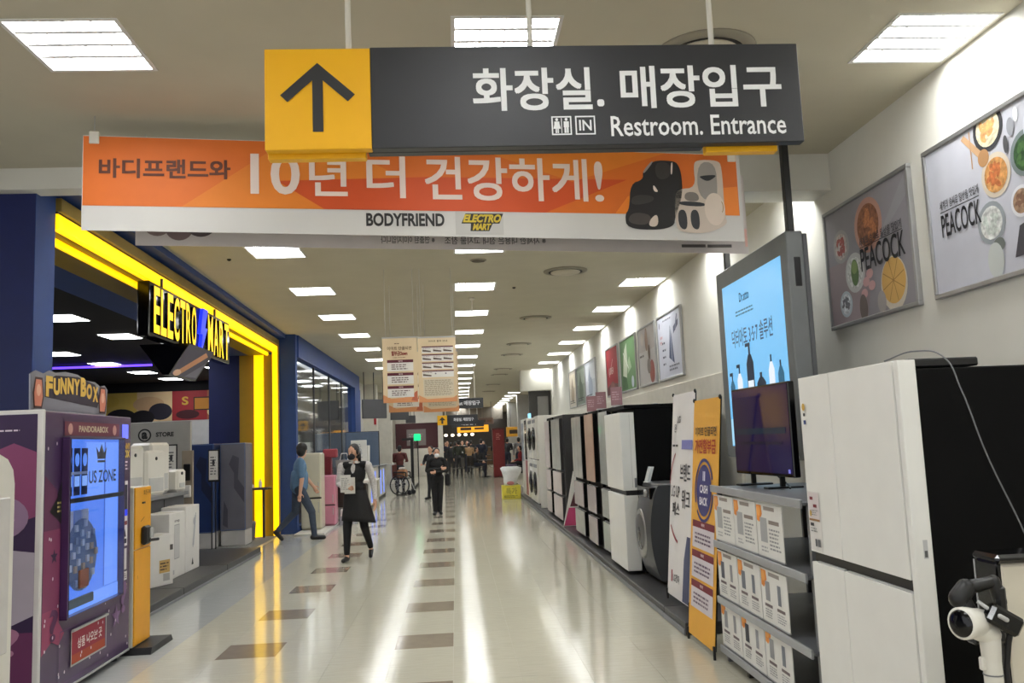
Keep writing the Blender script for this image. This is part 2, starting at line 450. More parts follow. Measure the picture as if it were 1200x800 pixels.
# store interior
DK = mat('store_ceiling_black', (24, 22, 22), .8, var=.1)
struct(MB(DK).box(-9.4, -3.72, 4, 30, 3.45, 3.55).build('ceiling'))
struct(MB(DBLUE).box(-4.62, -3.98, 16.45, 16.6, 0, 3.45).build('wall_inner'))
struct(MB(DBLUE).box(-9.5, -9.3, 4, 30, 0, 3.5).build('wall_store'))
struct(MB(mat('store_white', (205, 203, 198), .6)).box(-9.3, -5.4, 23.0, 23.15, 0, 2.43).build('wall_back'))
struct(MB(DK).box(-9.3, -5.4, 23.0, 23.15, 3.2, 3.45).build('wall_back'))
mu = T('wall_mural', 'long printed mural of dark cartoon-like shapes high on the shop back wall', 'mural', (-9.2, 22.99, 2.43))
MB(mat('mural_board', (70, 55, 48), .6)).box(0, 3.8, 0, .02, 0, .77).build('board', mu)
P_ = Print((0, -.001, 0)); q = lambda a, b, c: pr(a, b, c)
for u0, u1, c in ((0, .9, (224, 192, 92)), (.9, 1.8, (230, 200, 150)), (1.8, 2.7, (160, 40, 44)), (2.7, 3.8, (170, 100, 64))): P_.rect(u0, 0, u1, .77, pr(*c), 0)
for u, v, a, b, c in ((.5, .1, .4, .25, (34, 28, 30)), (1.2, .45, .4, .2, (216, 176, 130)), (1.5, .25, .3, .22, (44, 40, 52)), (1.05, .1, .3, .2, (30, 26, 28)), (2.95, .2, .25, .15, (228, 200, 140)), (3.5, .2, .2, .25, (150, 120, 60)), (2.2, .15, .3, .12, (70, 20, 26)), (.2, .55, .25, .15, (220, 186, 80))):
    P_.disc(u, v, a, b, pr(*c), 1)
P_.rect(2.35, .25, 2.8, .6, pr(196, 130, 40), 2); P_.rect(3.1, .15, 3.35, .6, pr(200, 140, 60), 2); P_.frame(2.35, .25, 2.8, .6, .03, pr(60, 34, 24), 3)
P_.text('S', 2.05, .4, 2.22, .62, pr(214, 170, 60), .03, 3); P_.build('print', mu)
SL = mat('shop_lamp', (255, 255, 255), .5, emit=14, ecol=(250, 252, 255), var=0)
n_ = 0
proto = None
for cx, ly in ((-5.25, (9.8, 11.8, 13.8, 15.8, 17.7, 19.5, 21.4)), (-7.1, (9.9, 11.9, 13.9, 15.9, 17.9, 20.0, 22.0)), (-4.3, (18.2, 20.2, 22.2, 24.2, 26.2)), (-6.0, (24.6, 26.6, 28.6))):
    for j, y in enumerate(ly):
        lab = '%s square lamp of the %s row in the dark shop ceiling' % (ORD[j], {-5.25: 'near', -7.1: 'deep', -4.3: 'window-side', -6.0: 'rear'}[cx])
        if proto is None:
            t = proto = T('shop_light', lab, 'light', (cx, y, 3.45)); MB(LFR).box(-.25, .25, -.3, .3, -.012, 0).build('frame', t); MB(SL).box(-.235, .235, -.285, .285, -.016, -.0125).build('panel', t)
        else: dup(proto, (cx, y, 3.45), label=lab)
tag(MB(mat('violet_light', (90, 60, 255), .4, emit=3, ecol=(92, 60, 255), var=0)).box(-9, -6.2, 17.95, 18.0, 3.38, 3.42).build('light_strip'), 'thin violet light strip under the dark shop ceiling', 'light strip')
# a row of dim display blocks deep in the store
for i, (x0, x1, y0, h, c) in enumerate(((-9, -7.4, 19.5, 1.9, (150, 152, 156)), (-7.2, -5.9, 20.4, 1.6, (120, 122, 128)))):
    t = T('display_unit', ['tall grey display unit at the back of the shop', 'lower grey display unit at the back of the shop'][i], 'display', (x0, y0, 0))
    m = mat('display_grey_%d' % i, c, .5)
    MB(m).rbox(0, x1-x0, 0, .6, 0, h, .02).build('body', t); MB(PAPER).box(.1, x1-x0-.1, -.02, 0, h*.6, h*.85).build('panel', t)
# ---- ELECTRO MART sign over the entrance
s0 = Vector((-3.02, 8.72, 2.80))
t = T('shop_sign', 'black hanging shop sign with big yellow ELECTRO MART letters and a blue bolt', 'sign', s0, PI/2+.01)
MB(GLOSSB).rbox(-.05, 3.12, 0, .12, -.06, .50, .01).build('box', t)
YL = mat('sign_letter_yellow', (235, 200, 10), .4, emit=.9, ecol=(250, 205, 0), var=0)
BL = mat('sign_bolt_blue', (30, 50, 230), .4, emit=.8, ecol=(40, 60, 255), var=0)
def letters(sx, u0, u1, v0, v1, m, parent, d=.02, bold=.035, y=0.0):
    n = len(sx)
    for i, ch in enumerate(sx):
        a = u0+(u1-u0)*i/n; b = a+(u1-u0)/n*.84
        vs, fs = glyphs(ch, bold); mb = MB(m)
        f3 = [(a+(b-a)*p[0], y-d, v0+(v1-v0)*p[1]) for p in vs]
        mb.add(f3, fs)
        from collections import Counter
        ec = Counter(); 
        for f in fs:
            for i0, i1 in zip(f, f[1:]+f[:1]): ec[(i0, i1)] += 1
        b3 = [(p[0], y, p[2]) for p in f3]
        for (i0, i1) in ec:
            if (i1, i0) not in ec: mb.use(GLOSSB).add([f3[i1], f3[i0], b3[i0], b3[i1]], [(0,1,2,3)])
        mb.build('letter', parent)
letters('ELECTRO', .03, 1.54, -.02, .46, YL, t, bold=.022)
letters('MART', 2.0, 3.06, -.02, .46, YL, t, bold=.022)
MB(BL).prism([(1.72, .49), (1.92, .49), (1.80, .26), (1.90, .26), (1.60, -.12), (1.69, .17), (1.60, .17)], -.04, 0).build('bolt', t)
for x in (.5, 2.6): MB(BLACK).tube((x, .06, .5), (x, .06, .62), .015).build('hanger', t)
t = T('hanging_prism', 'black wedge-shaped hanging display with a slanted picture face below the shop sign', 'display', (-3.08, 9.35, 2.40))
MB(GLOSSB).prism([(-.28,.335),(.25,.335),(.03,0),(-.03,0)], 0, .95).build('body', t)
sl = Vector((.22, 0, .335)); P_ = Print((.03,0,0), (0,1,0), sl, lift=.002); P_.rect(.02,.04,.93,.98,pr(84,80,96)); P_.poly([(.1,.08),(.28,.05),(.85,.8),(.7,.9)], pr(206,146,106)); P_.disc(.2,.12,.12,.1,pr(232,190,160)); P_.poly([(.5,.06),(.9,.1),(.92,.6)], pr(120,120,134)); P_.build('picture', t)
MB(BLACK).tube((-.1,.4,.335), (-.1,.4,1.0), .02).build('hanger', t)
# ---- window of the store beyond the portal
WX0 = Vector((-3.0, 16.32, 0))
struct(MB(BLUE).box(-3.45, -2.98, 16.32, 16.5, 0, CH).build('wall_left'))
struct(MB(BLUE).box(-3.12, -2.95, 16.5, 26.9, 3.30, CH).build('wall_left'))
struct(MB(BLUE).box(-3.25, -2.93, 25.5, 26.9, 0, 3.30).build('wall_left'))
struct(MB(BLUE).box(-3.12, -2.98, 16.5, 25.5, 0, .12).build('wall_left'))
wn = T('window_1', None, None, (-3.05, 16.5, 0), 0, kind='structure')
GL = mat('shop_glass', (235, 240, 240), .04, trans=1, var=.0, spec=.9)
for i in range(4):
    MB(GL).box(0, .012, i*2.25+.01, i*2.25+2.24, .12, 3.3).build('pane', wn)
    if i: MB(DGREY).box(-.02, .03, i*2.25-.025, i*2.25+.01, .12, 3.3).build('mullion', wn)
# dim shop fittings seen through the glass
def shopblock(i, x, y, w, d, h, c, lab):
    t = T('garment_rail' if i % 2 else 'display_case', lab, 'display', (x, y, 0))
    m = mat('dim_%d' % i, c, .6, var=.12)
    MB(m).rbox(0, w, 0, d, .06, h, .02).build('body', t); MB(BLACK).box(.03, w-.03, .03, d-.03, 0, .06).build('plinth', t)
    MB(PAPER).box(w, w+.008, d*.15, d*.85, h*.62, h*.86).build('panel', t)
for i, a in enumerate(((-4.3, 17.2, .5, .9, 2.3, (110, 96, 88), 'tall brown display case behind the shop window, nearest the yellow portal'), (-4.4, 18.6, .5, 1.1, 1.9, (150, 160, 166), 'pale blue display case behind the shop window'), (-4.2, 20.2, .4, 1.2, 2.2, (96, 92, 94), 'dark hanging garments block behind the shop window'), (-4.3, 21.9, .5, 1.2, 2.0, (134, 130, 128), 'grey display case behind the middle of the shop window'), (-4.2, 23.6, .4, 1.2, 2.4, (84, 84, 90), 'dark tall case behind the far end of the shop window'))): shopblock(i, *a)
struct(MB(mat('store_dim_wall', (120, 118, 116), .7)).box(-9.3, -3.3, 29.6, 29.8, 0, 3.5).build('wall_back'))
# ================================================================== HANGING SIGN (arrow)
SGN = mat('sign_charcoal', (46, 47, 51), .45, var=.03); SY = mat('sign_yellow', (240, 178, 8), .45, var=.02)
t = T('hanging_sign', 'charcoal hanging sign with a yellow arrow square and white restroom lettering', 'sign', (-.75, 3.5, 2.785))
W_ = 2.30
MB(SGN).rbox(.44, W_, -.02, .03, 0, .445, .003).build('charcoal_panel', t)
MB(SY).rbox(0, .44, -.022, .03, 0, .44, .003).build('yellow_panel', t)
MB(SY).rbox(W_-.42, W_-.1, .035, .085, -.022, .42, .003).build('rear_yellow_panel', t)
MB(SGN).rbox(0.42, W_-.43, .035, .085, 0, .43, .003).build('rear_charcoal_panel', t)
MB(SY).rbox(0, .41, .035, .085, -.02, .43, .003).build('rear_yellow_panel', t)
p = Print((0, -.0225, 0)); dk = pr(48, 48, 50)
p.rect(.198, .075, .242, .33, dk, 0)
p.poly([(.22, .375), (.375, .235), (.345, .205), (.22, .318), (.095, .205), (.065, .235)], dk, 1)
p.build('arrow', t)
p = Print((0, -.0205, 0)); wh = pr(246, 247, 248)
p.text('화장실.', .87, .155, 1.432, .345, wh, .024); p.text('매장입구', 1.505, .158, 2.215, .348, wh, .024)
p.build('lettering', t); p = Print((0, -.0205, 0)); p.text('Restroom. Entrance', 1.455, .035, 2.222, .125, wh, .012)
p.build('lettering', t); p = Print((0, -.0205, 0))
for a in (1.20, 1.302):
    p.frame(a, .045, a+.086, .128, .006, wh)
p.text('IN', 1.318, .063, 1.372, .110, wh, .02)
for a, sk in ((1.223, 0), (1.263, 1)):
    p.disc(a, .113, .006, .007, wh); p.rect(a-.011, .078, a+.011, .104, wh)
    if sk: p.rect(a-.009, .053, a-.001, .08, wh); p.rect(a+.001, .053, a+.009, .08, wh)
    else: p.poly([(a-.008,.104),(a+.008,.104),(a+.016,.072),(a-.016,.072)], wh, 1); p.rect(a-.007, .053, a-.001, .08, wh); p.rect(a+.001, .053, a+.007, .08, wh)
p.k = 0; p.rect(1.2415, .053, 1.2445, .12, wh); p.build('icons', t)
for x in (.345, 1.13, 1.935):
    MB(WHITE).tube((x, .03, .44), (x, .03, CH-2.785), .012).build('hanging_pole', t)
# ================================================================== ORANGE BANNER and the one behind it
BA = math.atan2(.48, 4.42)
CLW = mat('banner_white', (206, 204, 200), .7, var=.03, scale=2)
ORG = pr(212, 104, 18); ORD_ = pr(200, 74, 16); ORL = pr(218, 122, 24)
def cloth(w, h, m, name, par, amp=.012, tilt=0.0):
    nx, nz = 40, 6; mb = MB(m); vs = []
    f = lambda u: amp*math.sin(u*5.1)*1.0
    for s_ in (0, .004):
        for j in range(nz+1):
            for i in range(nx+1):
                u = w*i/nx; vs.append((u, s_, h*j/nz-tilt*u*(1-j/nz)))
    fs = []; n = (nx+1)*(nz+1)
    for j in range(nz):
        for i in range(nx):
            a = j*(nx+1)+i; fs.append((a, a+1, a+nx+2, a+nx+1)); fs.append((n+a+nx+1, n+a+nx+2, n+a+1, n+a))
    mb.add(vs, fs)
    return mb.build(name, par)
t = T('hanging_banner', 'wide orange and white hanging banner picturing two massage chairs, behind the arrow sign', 'banner', (-2.31, 5.42, 2.93), BA)
mb = MB(CLW); mb.box(0, 4.46, 0, .004, 0, .66); 
for v in range(8):
    x, y, z = mb.v[v]; mb.v[v] = (x, y, (.665-.045*x/4.46) if z > .3 else (.045-.07*x/4.46))
mb.build('fabric', t)
p = Print((0, 0, 0), lift=.0012)
tp = lambda u: .66-.045*u/4.46; bt = lambda u: .205-.04*u/4.46
p.poly([(.005, bt(0)), (4.435, bt(4.43)), (4.435, tp(4.43)), (.005, tp(0))], ORG, 0)
p.poly([(.6, bt(.6)), (1.25, tp(1.25)), (1.55, tp(1.55)), (2.5, bt(2.5))], ORL, 1)
p.poly([(1.2, .38), (2.2, .42), (3.6, .42), (3.0, bt(3)), (1.5, bt(1.5))], ORD_, 2)
p.poly([(2.5, tp(2.5)), (3.9, tp(3.9)), (3.2, .40)], ORL, 2)
p.poly([(3.6, .3), (4.43, .38), (4.43, bt(4.43)), (3.5, bt(3.5))], pr(232, 128, 28), 2)
p.text('바디프랜드와', .10, .385, .905, .515, pr(92, 44, 20), .035, 3)
wc = pr(232, 214, 204)
p.text('10', 1.03, .287, 1.345, .565, wc, .02, 3); p.text('년', 1.405, .28, 1.655, .56, wc, .02); p.text('더', 1.78, .27, 2.04, .56, wc, .02)
p.text('건강하게', 2.17, .258, 3.31, .565, wc, .02); p.text('!', 3.36, .258, 3.425, .55, wc, .0)
p.build('print', t); p = Print((0, 0, 0), lift=.0012); p.k = 6
p.text('BODYFRIEND', 1.772, .077, 2.295, .168, pr(40, 38, 38), .035, 1)
# sticker
p.rect(2.37, .02, 2.70, .185, pr(190, 188, 184), 1)
p.poly([(2.44,.168),(2.70,.168),(2.672,.098),(2.625,.098),(2.60,.045),(2.47,.045),(2.475,.098),(2.41,.098)], pr(36, 32, 20), 2)
p.text('ELECTRO', 2.42, .105, 2.685, .162, pr(198, 172, 40), .05, 3, shear=.3); p.text('MART', 2.485, .052, 2.615, .098, pr(198, 172, 40), .05, 3, shear=.3)
p.build('sticker', t); p = Print((0, 0, 0), lift=.0012); p.k = 6
# printed massage chairs
def pc(pts, m, k, ox, oz, sx, sz): p.poly([(ox+a*sx, oz+b*sz) for a, b in soft(pts)], m, k)
bk = pr(22, 19, 20); bk2 = pr(52, 46, 46); be = pr(205, 190, 176); gy = pr(150, 144, 138); gd = pr(40, 42, 46)
k1 = (3.57, .055, .44, .51)
pc([(.02,.02),(.55,.0),(.82,.06),(.84,.18),(1.0,.5),(1.0,.82),(.94,.97),(.84,1.0),(.54,1.0),(.42,.9),(.34,.84),(.34,.72),(.12,.66),(.08,.3),(0,.22)], bk, 3, *k1)
pc([(.55,.98),(.82,.98),(.8,.74),(.56,.72)], bk2, 4, *k1); pc([(.83,.97),(.86,.98),(.84,.8),(.81,.8)], wc, 4, *k1)
pc([(.36,.8),(.53,.98),(.5,.99),(.34,.84)], pr(150,140,134), 4, *k1); pc([(.1,.34),(.5,.4),(.5,.5),(.14,.5)], bk2, 4, *k1); pc([(.02,.1),(.38,.06),(.46,.22),(.12,.26)], pr(66,58,56), 4, *k1); pc([(.38,.05),(.55,.05),(.55,.24),(.42,.16)], be, 5, *k1); pc([(.5,.66),(.58,.56),(.56,.54),(.5,.56)], wc, 5, *k1)
p.build('massage_chair_picture', t); p = Print((0, 0, 0), lift=.0012); p.k = 6
k2 = (3.94, .03, .39, .545)
pc([(.0,.1),(.1,.02),(.6,.0),(1.0,.12),(1.0,.2),(.97,.3),(.98,.92),(.9,1.0),(.48,1.0),(.42,.92),(.44,.62),(.1,.6),(.02,.5)], be, 3, *k2)
pc([(.5,.97),(.86,.97),(.86,.55),(.8,.42),(.46,.5)], gy, 4, *k2); pc([(.52,.78),(.84,.8),(.84,.77),(.68,.7),(.54,.75)], gd, 5, *k2); pc([(.1,.44),(.6,.42),(.6,.36),(.1,.38)], gd, 5, *k2); pc([(.2,.44),(.5,.43),(.46,.56),(.22,.56)], pr(120,112,106), 5, *k2)
for a in (.06, .3): pc([(a,.08),(a+.17,.04),(a+.17,.32),(a,.32)], gd, 5, *k2)
p.disc(3.94+.78*.39, .03+.33*.545, .078, .12, pr(222,206,192), 6); p.ring(3.94+.9*.39, .03+.36*.545, .02, .045, .006, pr(170,130,80), 7, a0=-1.2, a1=1.2)
p.build('massage_chair_picture', t)
for u in (.07, 2.2, 4.40): MB(WHITE).rbox(u-.03, u+.03, -.012, .014, tp(u)-.05, tp(u)+.03, .003).build('clip', t)
for u in (.07, 2.2, 4.40): MB(LGREY).tube((u, 0, tp(u)+.02), (u, 0, CH-2.93), .003, n=6).build('cord', t)
t = T('hanging_banner', 'pale banner seen from its back with mirrored small print, just behind the orange one', 'banner', (-2.29, 5.74, 2.88), BA)
CL2 = mat('banner_back', (214, 206, 203), .75, var=.03)
mb = MB(CL2); mb.box(.19, 4.585, 0, .004, 0, .66)
for v in range(8):
    x, y, z = mb.v[v]; mb.v[v] = (x, y, (.66-.04*x/4.46) if z > .3 else (.075-.067*x/4.46))
mb.build('fabric', t)
p = Print((0, 0, 0), lift=.0012)
gt = pr(88, 84, 84)
p.text('※ 자세한 내용은 점내 고지물 참조', 2.27, .078, 3.01, .135, gt, .01, mirror=True); p.text('※ 연출된 이미지입니다', 1.82, .085, 2.2, .138, gt, .01, mirror=True)
p.rect(4.05, .055, 4.24, .078, pr(92, 86, 84)); p.rect(4.255, .054, 4.45, .077, pr(92, 86, 84)); p.rect(4.56, .06, 4.58, .2, pr(236, 190, 180))
for a, r, c, dz in ((.33, .1, (140,120,118), .05), (.47, .1, (128,108,108), .02), (.61, .11, (92,80,82), .045), (1.05, .1, (170,150,150), .1)): p.disc(a, .17+dz, r*.9, .085+.0, pr(*c))
p.build('print', t)
for u in (.25, 2.3, 4.5): MB(LGREY).tube((u, 0, .6), (u, 0, CH-2.88), .003, n=6).build('cord', t)

# ================================================================== FRAMED POSTERS on the right wall (local: x toward the camera, front -y)
AL = mat('poster_frame_aluminium', (168, 168, 168), .35, metal=.7, var=.04)
def poster(y0, y1, label, bg, draw, frame=AL):
    w = y1-y0; h = .945
    t = T('framed_poster', label, 'poster', (3.04, y1, 2.31), -PI/2)
    f = .03
    for b in ((0, w, 0, f), (0, w, h-f, h), (0, f, f, h-f), (w-f, w, f, h-f)): MB(frame).rbox(b[0], b[1], -.035, 0, b[2], b[3], .004).build('frame_bar', t)
    MB(pr(*bg)).box(f, w-f, -.022, -.002, f, h-f).build('sheet', t)
    p = Print((0, -.0225, 0), lift=.0008, base=.001); p.clip = (f, f, w-f, h-f); draw(p, w, h); p.build('print', t)
ink = pr(34, 34, 38)
food_ = food
def bowl(p, u, v, r, rim, food, k=0, bits=None):
    p.disc(u, v, r*1.02, r, pr(*rim), k); p.disc(u, v, r*.8, r*.78, food_(*food), k+1)
    for i in range(12 if bits else 0):
        a = random.random()*6.28; d = r*.5*random.random()**.5
        p.disc(u+d*math.cos(a), v+d*math.sin(a), r*.24, r*.13, food_(*bits), k+2, 10, a*3)
def pk1(p, w, h):       # nearest big one: u=0 far edge (left in view)
    p.text('PEACOCK', .14, .36, .53, .50, ink, .012, 5); p.text('세계의 솜씨로 일상을 맛있게', .14, .53, .53, .585, ink, .01); p.line([(.14, .515), (.53, .515)], .006, ink); p.k = 0
    bowl(p, .66, .86, .13, (50,50,54), (228,214,180), 0, (220,160,100))
    p.rect(.49, .68, .5, .9, pr(190,150,112)); p.poly([(.41,.88),(.44,.9),(.6,.74),(.58,.7)], pr(196,158,120), 0); p.disc(.6,.71,.05,.05, pr(176,132,88), 1)
    bowl(p, .69, .585, .125, (214,200,180), (206,150,88), 0, (190,110,60)); bowl(p, .61, .335, .12, (150,156,160), (216,218,214), 0, (196,204,196))
    bowl(p, .95, .625, .125, (120,130,132), (46,82,44), 0, (70,110,56)); bowl(p, .875, .385, .085, (222,222,226), (160,130,104), 0, (130,96,76)); bowl(p, 1.13, .3, .16, (60,52,50), (168,72,48), 0, (196,110,70))
    p.disc(.62, .12, .07, .1, pr(196,200,196)); p.disc(.66, .2, .05, .04, pr(110,116,110), 1); p.poly([(.78,.1),(.95,.1),(.95,.28),(.84,.26)], pr(74,72,78), 0)
    p.disc(.85, .8, .03, .05, pr(150,152,158)); p.disc(.9, .85, .02, .04, pr(236,238,240)); bowl(p, 1.12, .84, .12, (226,220,222), (196,120,128), 0, (224,180,180)); p.disc(1.0,.75,.05,.08,pr(212,214,222)); p.disc(.8,.72,.02,.05,pr(80,80,84),1)
poster(3.72, 5.07, 'large framed food poster nearest the camera, top right, pale with many bowls', (196, 197, 206), pk1)
def pk2(p, w, h):
    p.text('PEACOCK', .57, .36, 1.19, .53, ink, .012, 7); p.text('세계의 솜씨로 일상을 맛있게', .57, .545, 1.17, .61, pr(70,66,70), .01); p.line([(.57,.538),(1.17,.538)], .005, ink); p.k = 0
    p.poly([(.03,.03),(.6,.03),(.7,.3),(.45,.5),(.03,.5)], pr(158,144,146), 0); p.poly([(.8,.5),(1.25,.75),(1.25,.9),(.9,.6)], pr(156,155,160), 0)
    bowl(p, .71, .68, .2, (186,142,126), (140,90,64), 1, (176,112,70)); bowl(p, .27, .62, .13, (166,162,162), (190,178,172), 1, (166,90,84)); bowl(p, .46, .38, .15, (196,196,194), (206,208,204), 1)
    p.disc(.46,.38,.06,.1,pr(92,118,70),3); p.disc(.46,.42,.045,.05,pr(132,154,96),4); bowl(p, .28, .17, .1, (190,200,206), (214,218,222), 1, (120,120,126))
    p.disc(1.0, .2, .175, .19, pr(214,206,190), 1); p.disc(1.0, .22, .160, .160, pr(214,172,98), 2)
    for i in range(4):
        a = i*PI/4+.3; p.line([(1.0-.15*math.cos(a), .22-.15*math.sin(a)), (1.0+.15*math.cos(a), .22+.15*math.sin(a))], .006, pr(160,120,60), 3)
    for u, v in ((.62,.28),(.7,.24),(.58,.2),(.68,.33)): p.disc(u, v, .05, .035, pr(206,164,164), 2)
    p.disc(.55,.1,.06,.1,pr(110,98,92),2); p.disc(.82,.1,.06,.08,pr(170,164,162),2)
poster(5.25, 6.55, 'second framed food poster with a sliced yellow cake, just beyond the ceiling beam', (150, 147, 152), pk2)
def guitar(p, w, h):
    p.lines(.35,.82,.85,.87,1,pr(120,124,140)); p.disc(.14,.8,.02,.05,pr(60,66,90)); p.text('가전', .12,.52,.25,.57,pr(190,80,80)); p.text('NEW', .16,.6,.3,.64,pr(190,80,80))
    for v in (.2,.3,.4,.5): p.lines(.26,v,.46,v+.06,1,pr(70,76,100))
    p.poly([(.62,.3),(.9,.2),(.86,.35),(.8,.62),(.74,.75),(.7,.6)], pr(70,80,112),1); p.poly([(.9,.6),(1.16,.7),(1.18,.78),(.92,.7)], pr(80,84,110),1); p.lines(.6,.1,1.15,.2,2,pr(110,114,130)); p.poly([(.98,.66),(1.12,.86),(1.16,.84),(1.04,.64)], pr(120,124,146),2); p.line([(.78,.24),(.76,.7)], .02, pr(200,206,220), 3)
poster(11.0, 12.33, 'white framed poster with a dark blue product, far side of the wall display screen', (206, 209, 222), guitar)
def pots(p, w, h):
    p.rect(.03,.55,w-.03,.9,pr(176,170,168)); p.disc(.6,.72,.1,.18,pr(120,92,74),1); p.disc(.75,.5,.08,.13,pr(96,78,66),1); p.disc(.9,.2,.16,.18,pr(150,84,74),1); p.disc(.7,.3,.12,.12,pr(120,112,108),1); p.lines(.1,.45,.5,.52,1,pr(90,86,84),1); p.disc(.3,.75,.1,.1,pr(190,180,172),1)
poster(12.5, 13.68, 'grey framed poster with brown tableware, second from the right of the far four', (190, 187, 186), pots)
def leafy(p, w, h):
    p.poly([(.2,.3),(.5,.2),(.62,.5),(.6,.85),(.4,.75),(.3,.6)], pr(196,206,186),1); p.poly([(.6,.3),(.95,.4),(.8,.6),(.65,.5)], pr(156,178,144),2); p.poly([(.1,.05),(.6,.05),(.5,.25),(.2,.3)], pr(60,96,54),1); p.line([(.3,.7),(.7,.4)], .03, pr(226,230,220), 3); p.disc(1.0,.15,.1,.1,pr(180,190,200),1)
poster(13.9, 15.23, 'green framed poster with white leaf shapes between the red and grey posters', (92, 128, 82), leafy)
def redp(p, w, h):
    p.text('KOREA', .25,.42,.75,.55,pr(230,200,196),.02,1,shear=.3); p.line([(.3,.38),(.7,.7)], .03, pr(224,180,176), 1); p.poly([(.03,.03),(w-.03,.03),(w-.03,.2),(.5,.26),(.03,.18)], pr(92,36,40),1); p.disc(.6,.2,.2,.08,pr(120,70,64),2)
poster(15.45, 16.68, 'deep red framed poster, left of the green one', (160, 32, 38), redp)
def gen(c1, c2):
    def f(p, w, h):
        p.rect(.1,.5,w-.1,.85,pr(*c1)); p.disc(w*.5,.35,.3,.22,pr(*c2),1); p.lines(.15,.1,w-.2,.2,2,ink,2); p.poly([(.4,.5),(.8,.5),(.6,.8)],pr(*c2),1)
    return f
poster(18.0, 19.45, 'pale blue framed poster, nearest of the three farthest posters', (190, 196, 204), gen((206,210,216),(150,160,176)))
poster(19.5, 20.84, 'grey green framed poster, middle of the three farthest posters', (128, 138, 126), gen((150,160,146),(90,104,88)))
poster(20.98, 22.27, 'beige framed poster, farthest along the right wall', (186, 178, 164), gen((206,196,176),(140,124,104)))
# ================================================================== LEFT OBJECTS
PUR = mat('machine_purple', (62, 34, 78), .35, var=.12, scale=3, coat=.3); PNK = pr(150, 66, 100); PURD = pr(44, 26, 62); LIL = pr(128, 96, 138)
def star(p, u, v, r, m, k=2, rot=0):
    p.poly([(u+(r if i % 2 == 0 else r*.42)*math.sin(rot+PI*i/5), v+(r if i % 2 == 0 else r*.42)*math.cos(rot+PI*i/5)) for i in range(10)], m, k)
# ---- prize vending machine with the FUNNYBOX topper (front faces +x)
VW, VD_ = 1.47, .47
vm = T('vending_machine', 'purple prize vending machine with a blue lit glass window and FUNNYBOX topper', 'vending machine', (-2.6, 5.61, 0), PI/2)
MB(PUR).rbox(0.02, VW, .0, VD_, .06, 1.86, .008).build('cabinet', vm)
MB(mat('white_edge_trim', (214, 210, 208), .4)).rbox(-.012, .022, -.004, VD_, .05, 1.868, .006).build('edge_trim', vm)
MB(LGREY).rbox(.02, VW, -.006, .004, .05, .066, .002).build('bottom_trim', vm)
for x in (.12, VW-.12):
    for y in (.08, VD_-.08): MB(BLACK).lathe([(.035, 0), (.035, .02), (.02, .025), (.02, .062)], x, y, 0, 12).build('foot', vm)
# lit display window: recessed lit back, shelf goods, divider, glass
gx0, gx1, gz0, gz1 = .285, 1.205, .525, 1.68
LB = scr(92, 142, 245, .95)
MB(LB).box(gx0, gx1, -.004, .0, gz0, gz1).build('lit_back', vm)
p = Print((0, -.004, 0)); lb2 = scr(120, 165, 255, 1.05); lb3 = scr(60, 108, 220, .8); gkd = pr(70, 84, 110)
p.rect(.95, gz0+.1, 1.19, gz1-.02, lb2, 0); p.rect(.62, 1.27, .93, gz1-.02, lb2, 0); p.rect(.93, gz0+.1, .95, gz1-.02, lb3, 1); p.rect(gx0, gz0, gx1, gz0+.09, lb2, 1)
for u in (.3, .42, .54): p.rect(u, 1.30, u+.1, 1.62, pr(34, 44, 92), 1); p.rect(u+.01, 1.36, u+.09, 1.43, scr(150, 190, 255, .9), 2); p.disc(u+.05, 1.54, .035, .045, scr(110, 160, 250, .9), 2)
p.rect(.29, 1.44, .64, 1.46, pr(190, 200, 230), 2)
p.text('US ZONE', .66, 1.37, 1.14, 1.46, gkd, .02, 2)
gold = pr(110, 104, 90)
p.poly([(.80,1.54),(.94,1.54),(.965,1.63),(.915,1.585),(.87,1.65),(.825,1.585),(.775,1.63)], gold, 2); p.rect(.8, 1.515, .94, 1.53, gold, 2)
p.build('window_print', vm)
# prize boxes and a round ticket wheel behind the glass
wh_ = T('ticket_wheel', 'round rack of small prize cards inside the lit vending window', 'rack', (-2.6+.03, 5.61+.52, .56), PI/2)
MB(pr(96, 110, 110)).rbox(-.2, .2, .0, .02, 0, .06, .004).build('base', wh_)
mb = MB(pr(120, 140, 180)); mb.lathe([(.24, 0), (.24, .012)], 0, .0, .34, 28, 'y'); mb.build('disc', wh_)
for i in range(3):
    for j in range(9 if i < 2 else 6):
        a = PI*2*j/(9 if i < 2 else 6)+i*.3; r = .21-.065*i
        x, z = r*math.cos(a), .34+r*math.sin(a)
        MB(pr(*random.choice([(226, 230, 240), (190, 204, 226), (206, 180, 160), (150, 166, 200), (214, 222, 236)]))).box(x-.018, x+.018, -.012, 0, z-.022, z+.022).build('prize_card', wh_)
MB(pr(190, 96, 50)).rbox(-.06, .08, -.016, 0, .12, .24, .004).build('orange_box', wh_)
for i, (u, z) in enumerate(((.33, 1.06), (.45, 1.06), (.57, 1.06), (.33, .88), (.45, .9))):
    tag(MB(pr(*((216, 220, 236), (150, 170, 220), (206, 210, 226), (190, 204, 236), (110, 130, 190))[i])).rbox(0, .1, 0, .025, 0, .14, .004).build('prize_box', None, (-2.575, 5.61+u-.04, z), PI/2), '%s small prize box in the lit vending window' % ('leftmost upper', 'middle upper', 'rightmost upper', 'left lower', 'right lower')[i], 'box')
MB(BLACK).box(gx0-.01, gx1+.01, -.045, -.03, 1.255, 1.285).build('window_divider', vm)
fm = MB(BLACK)
fm.build('x', vm) if 0 else None
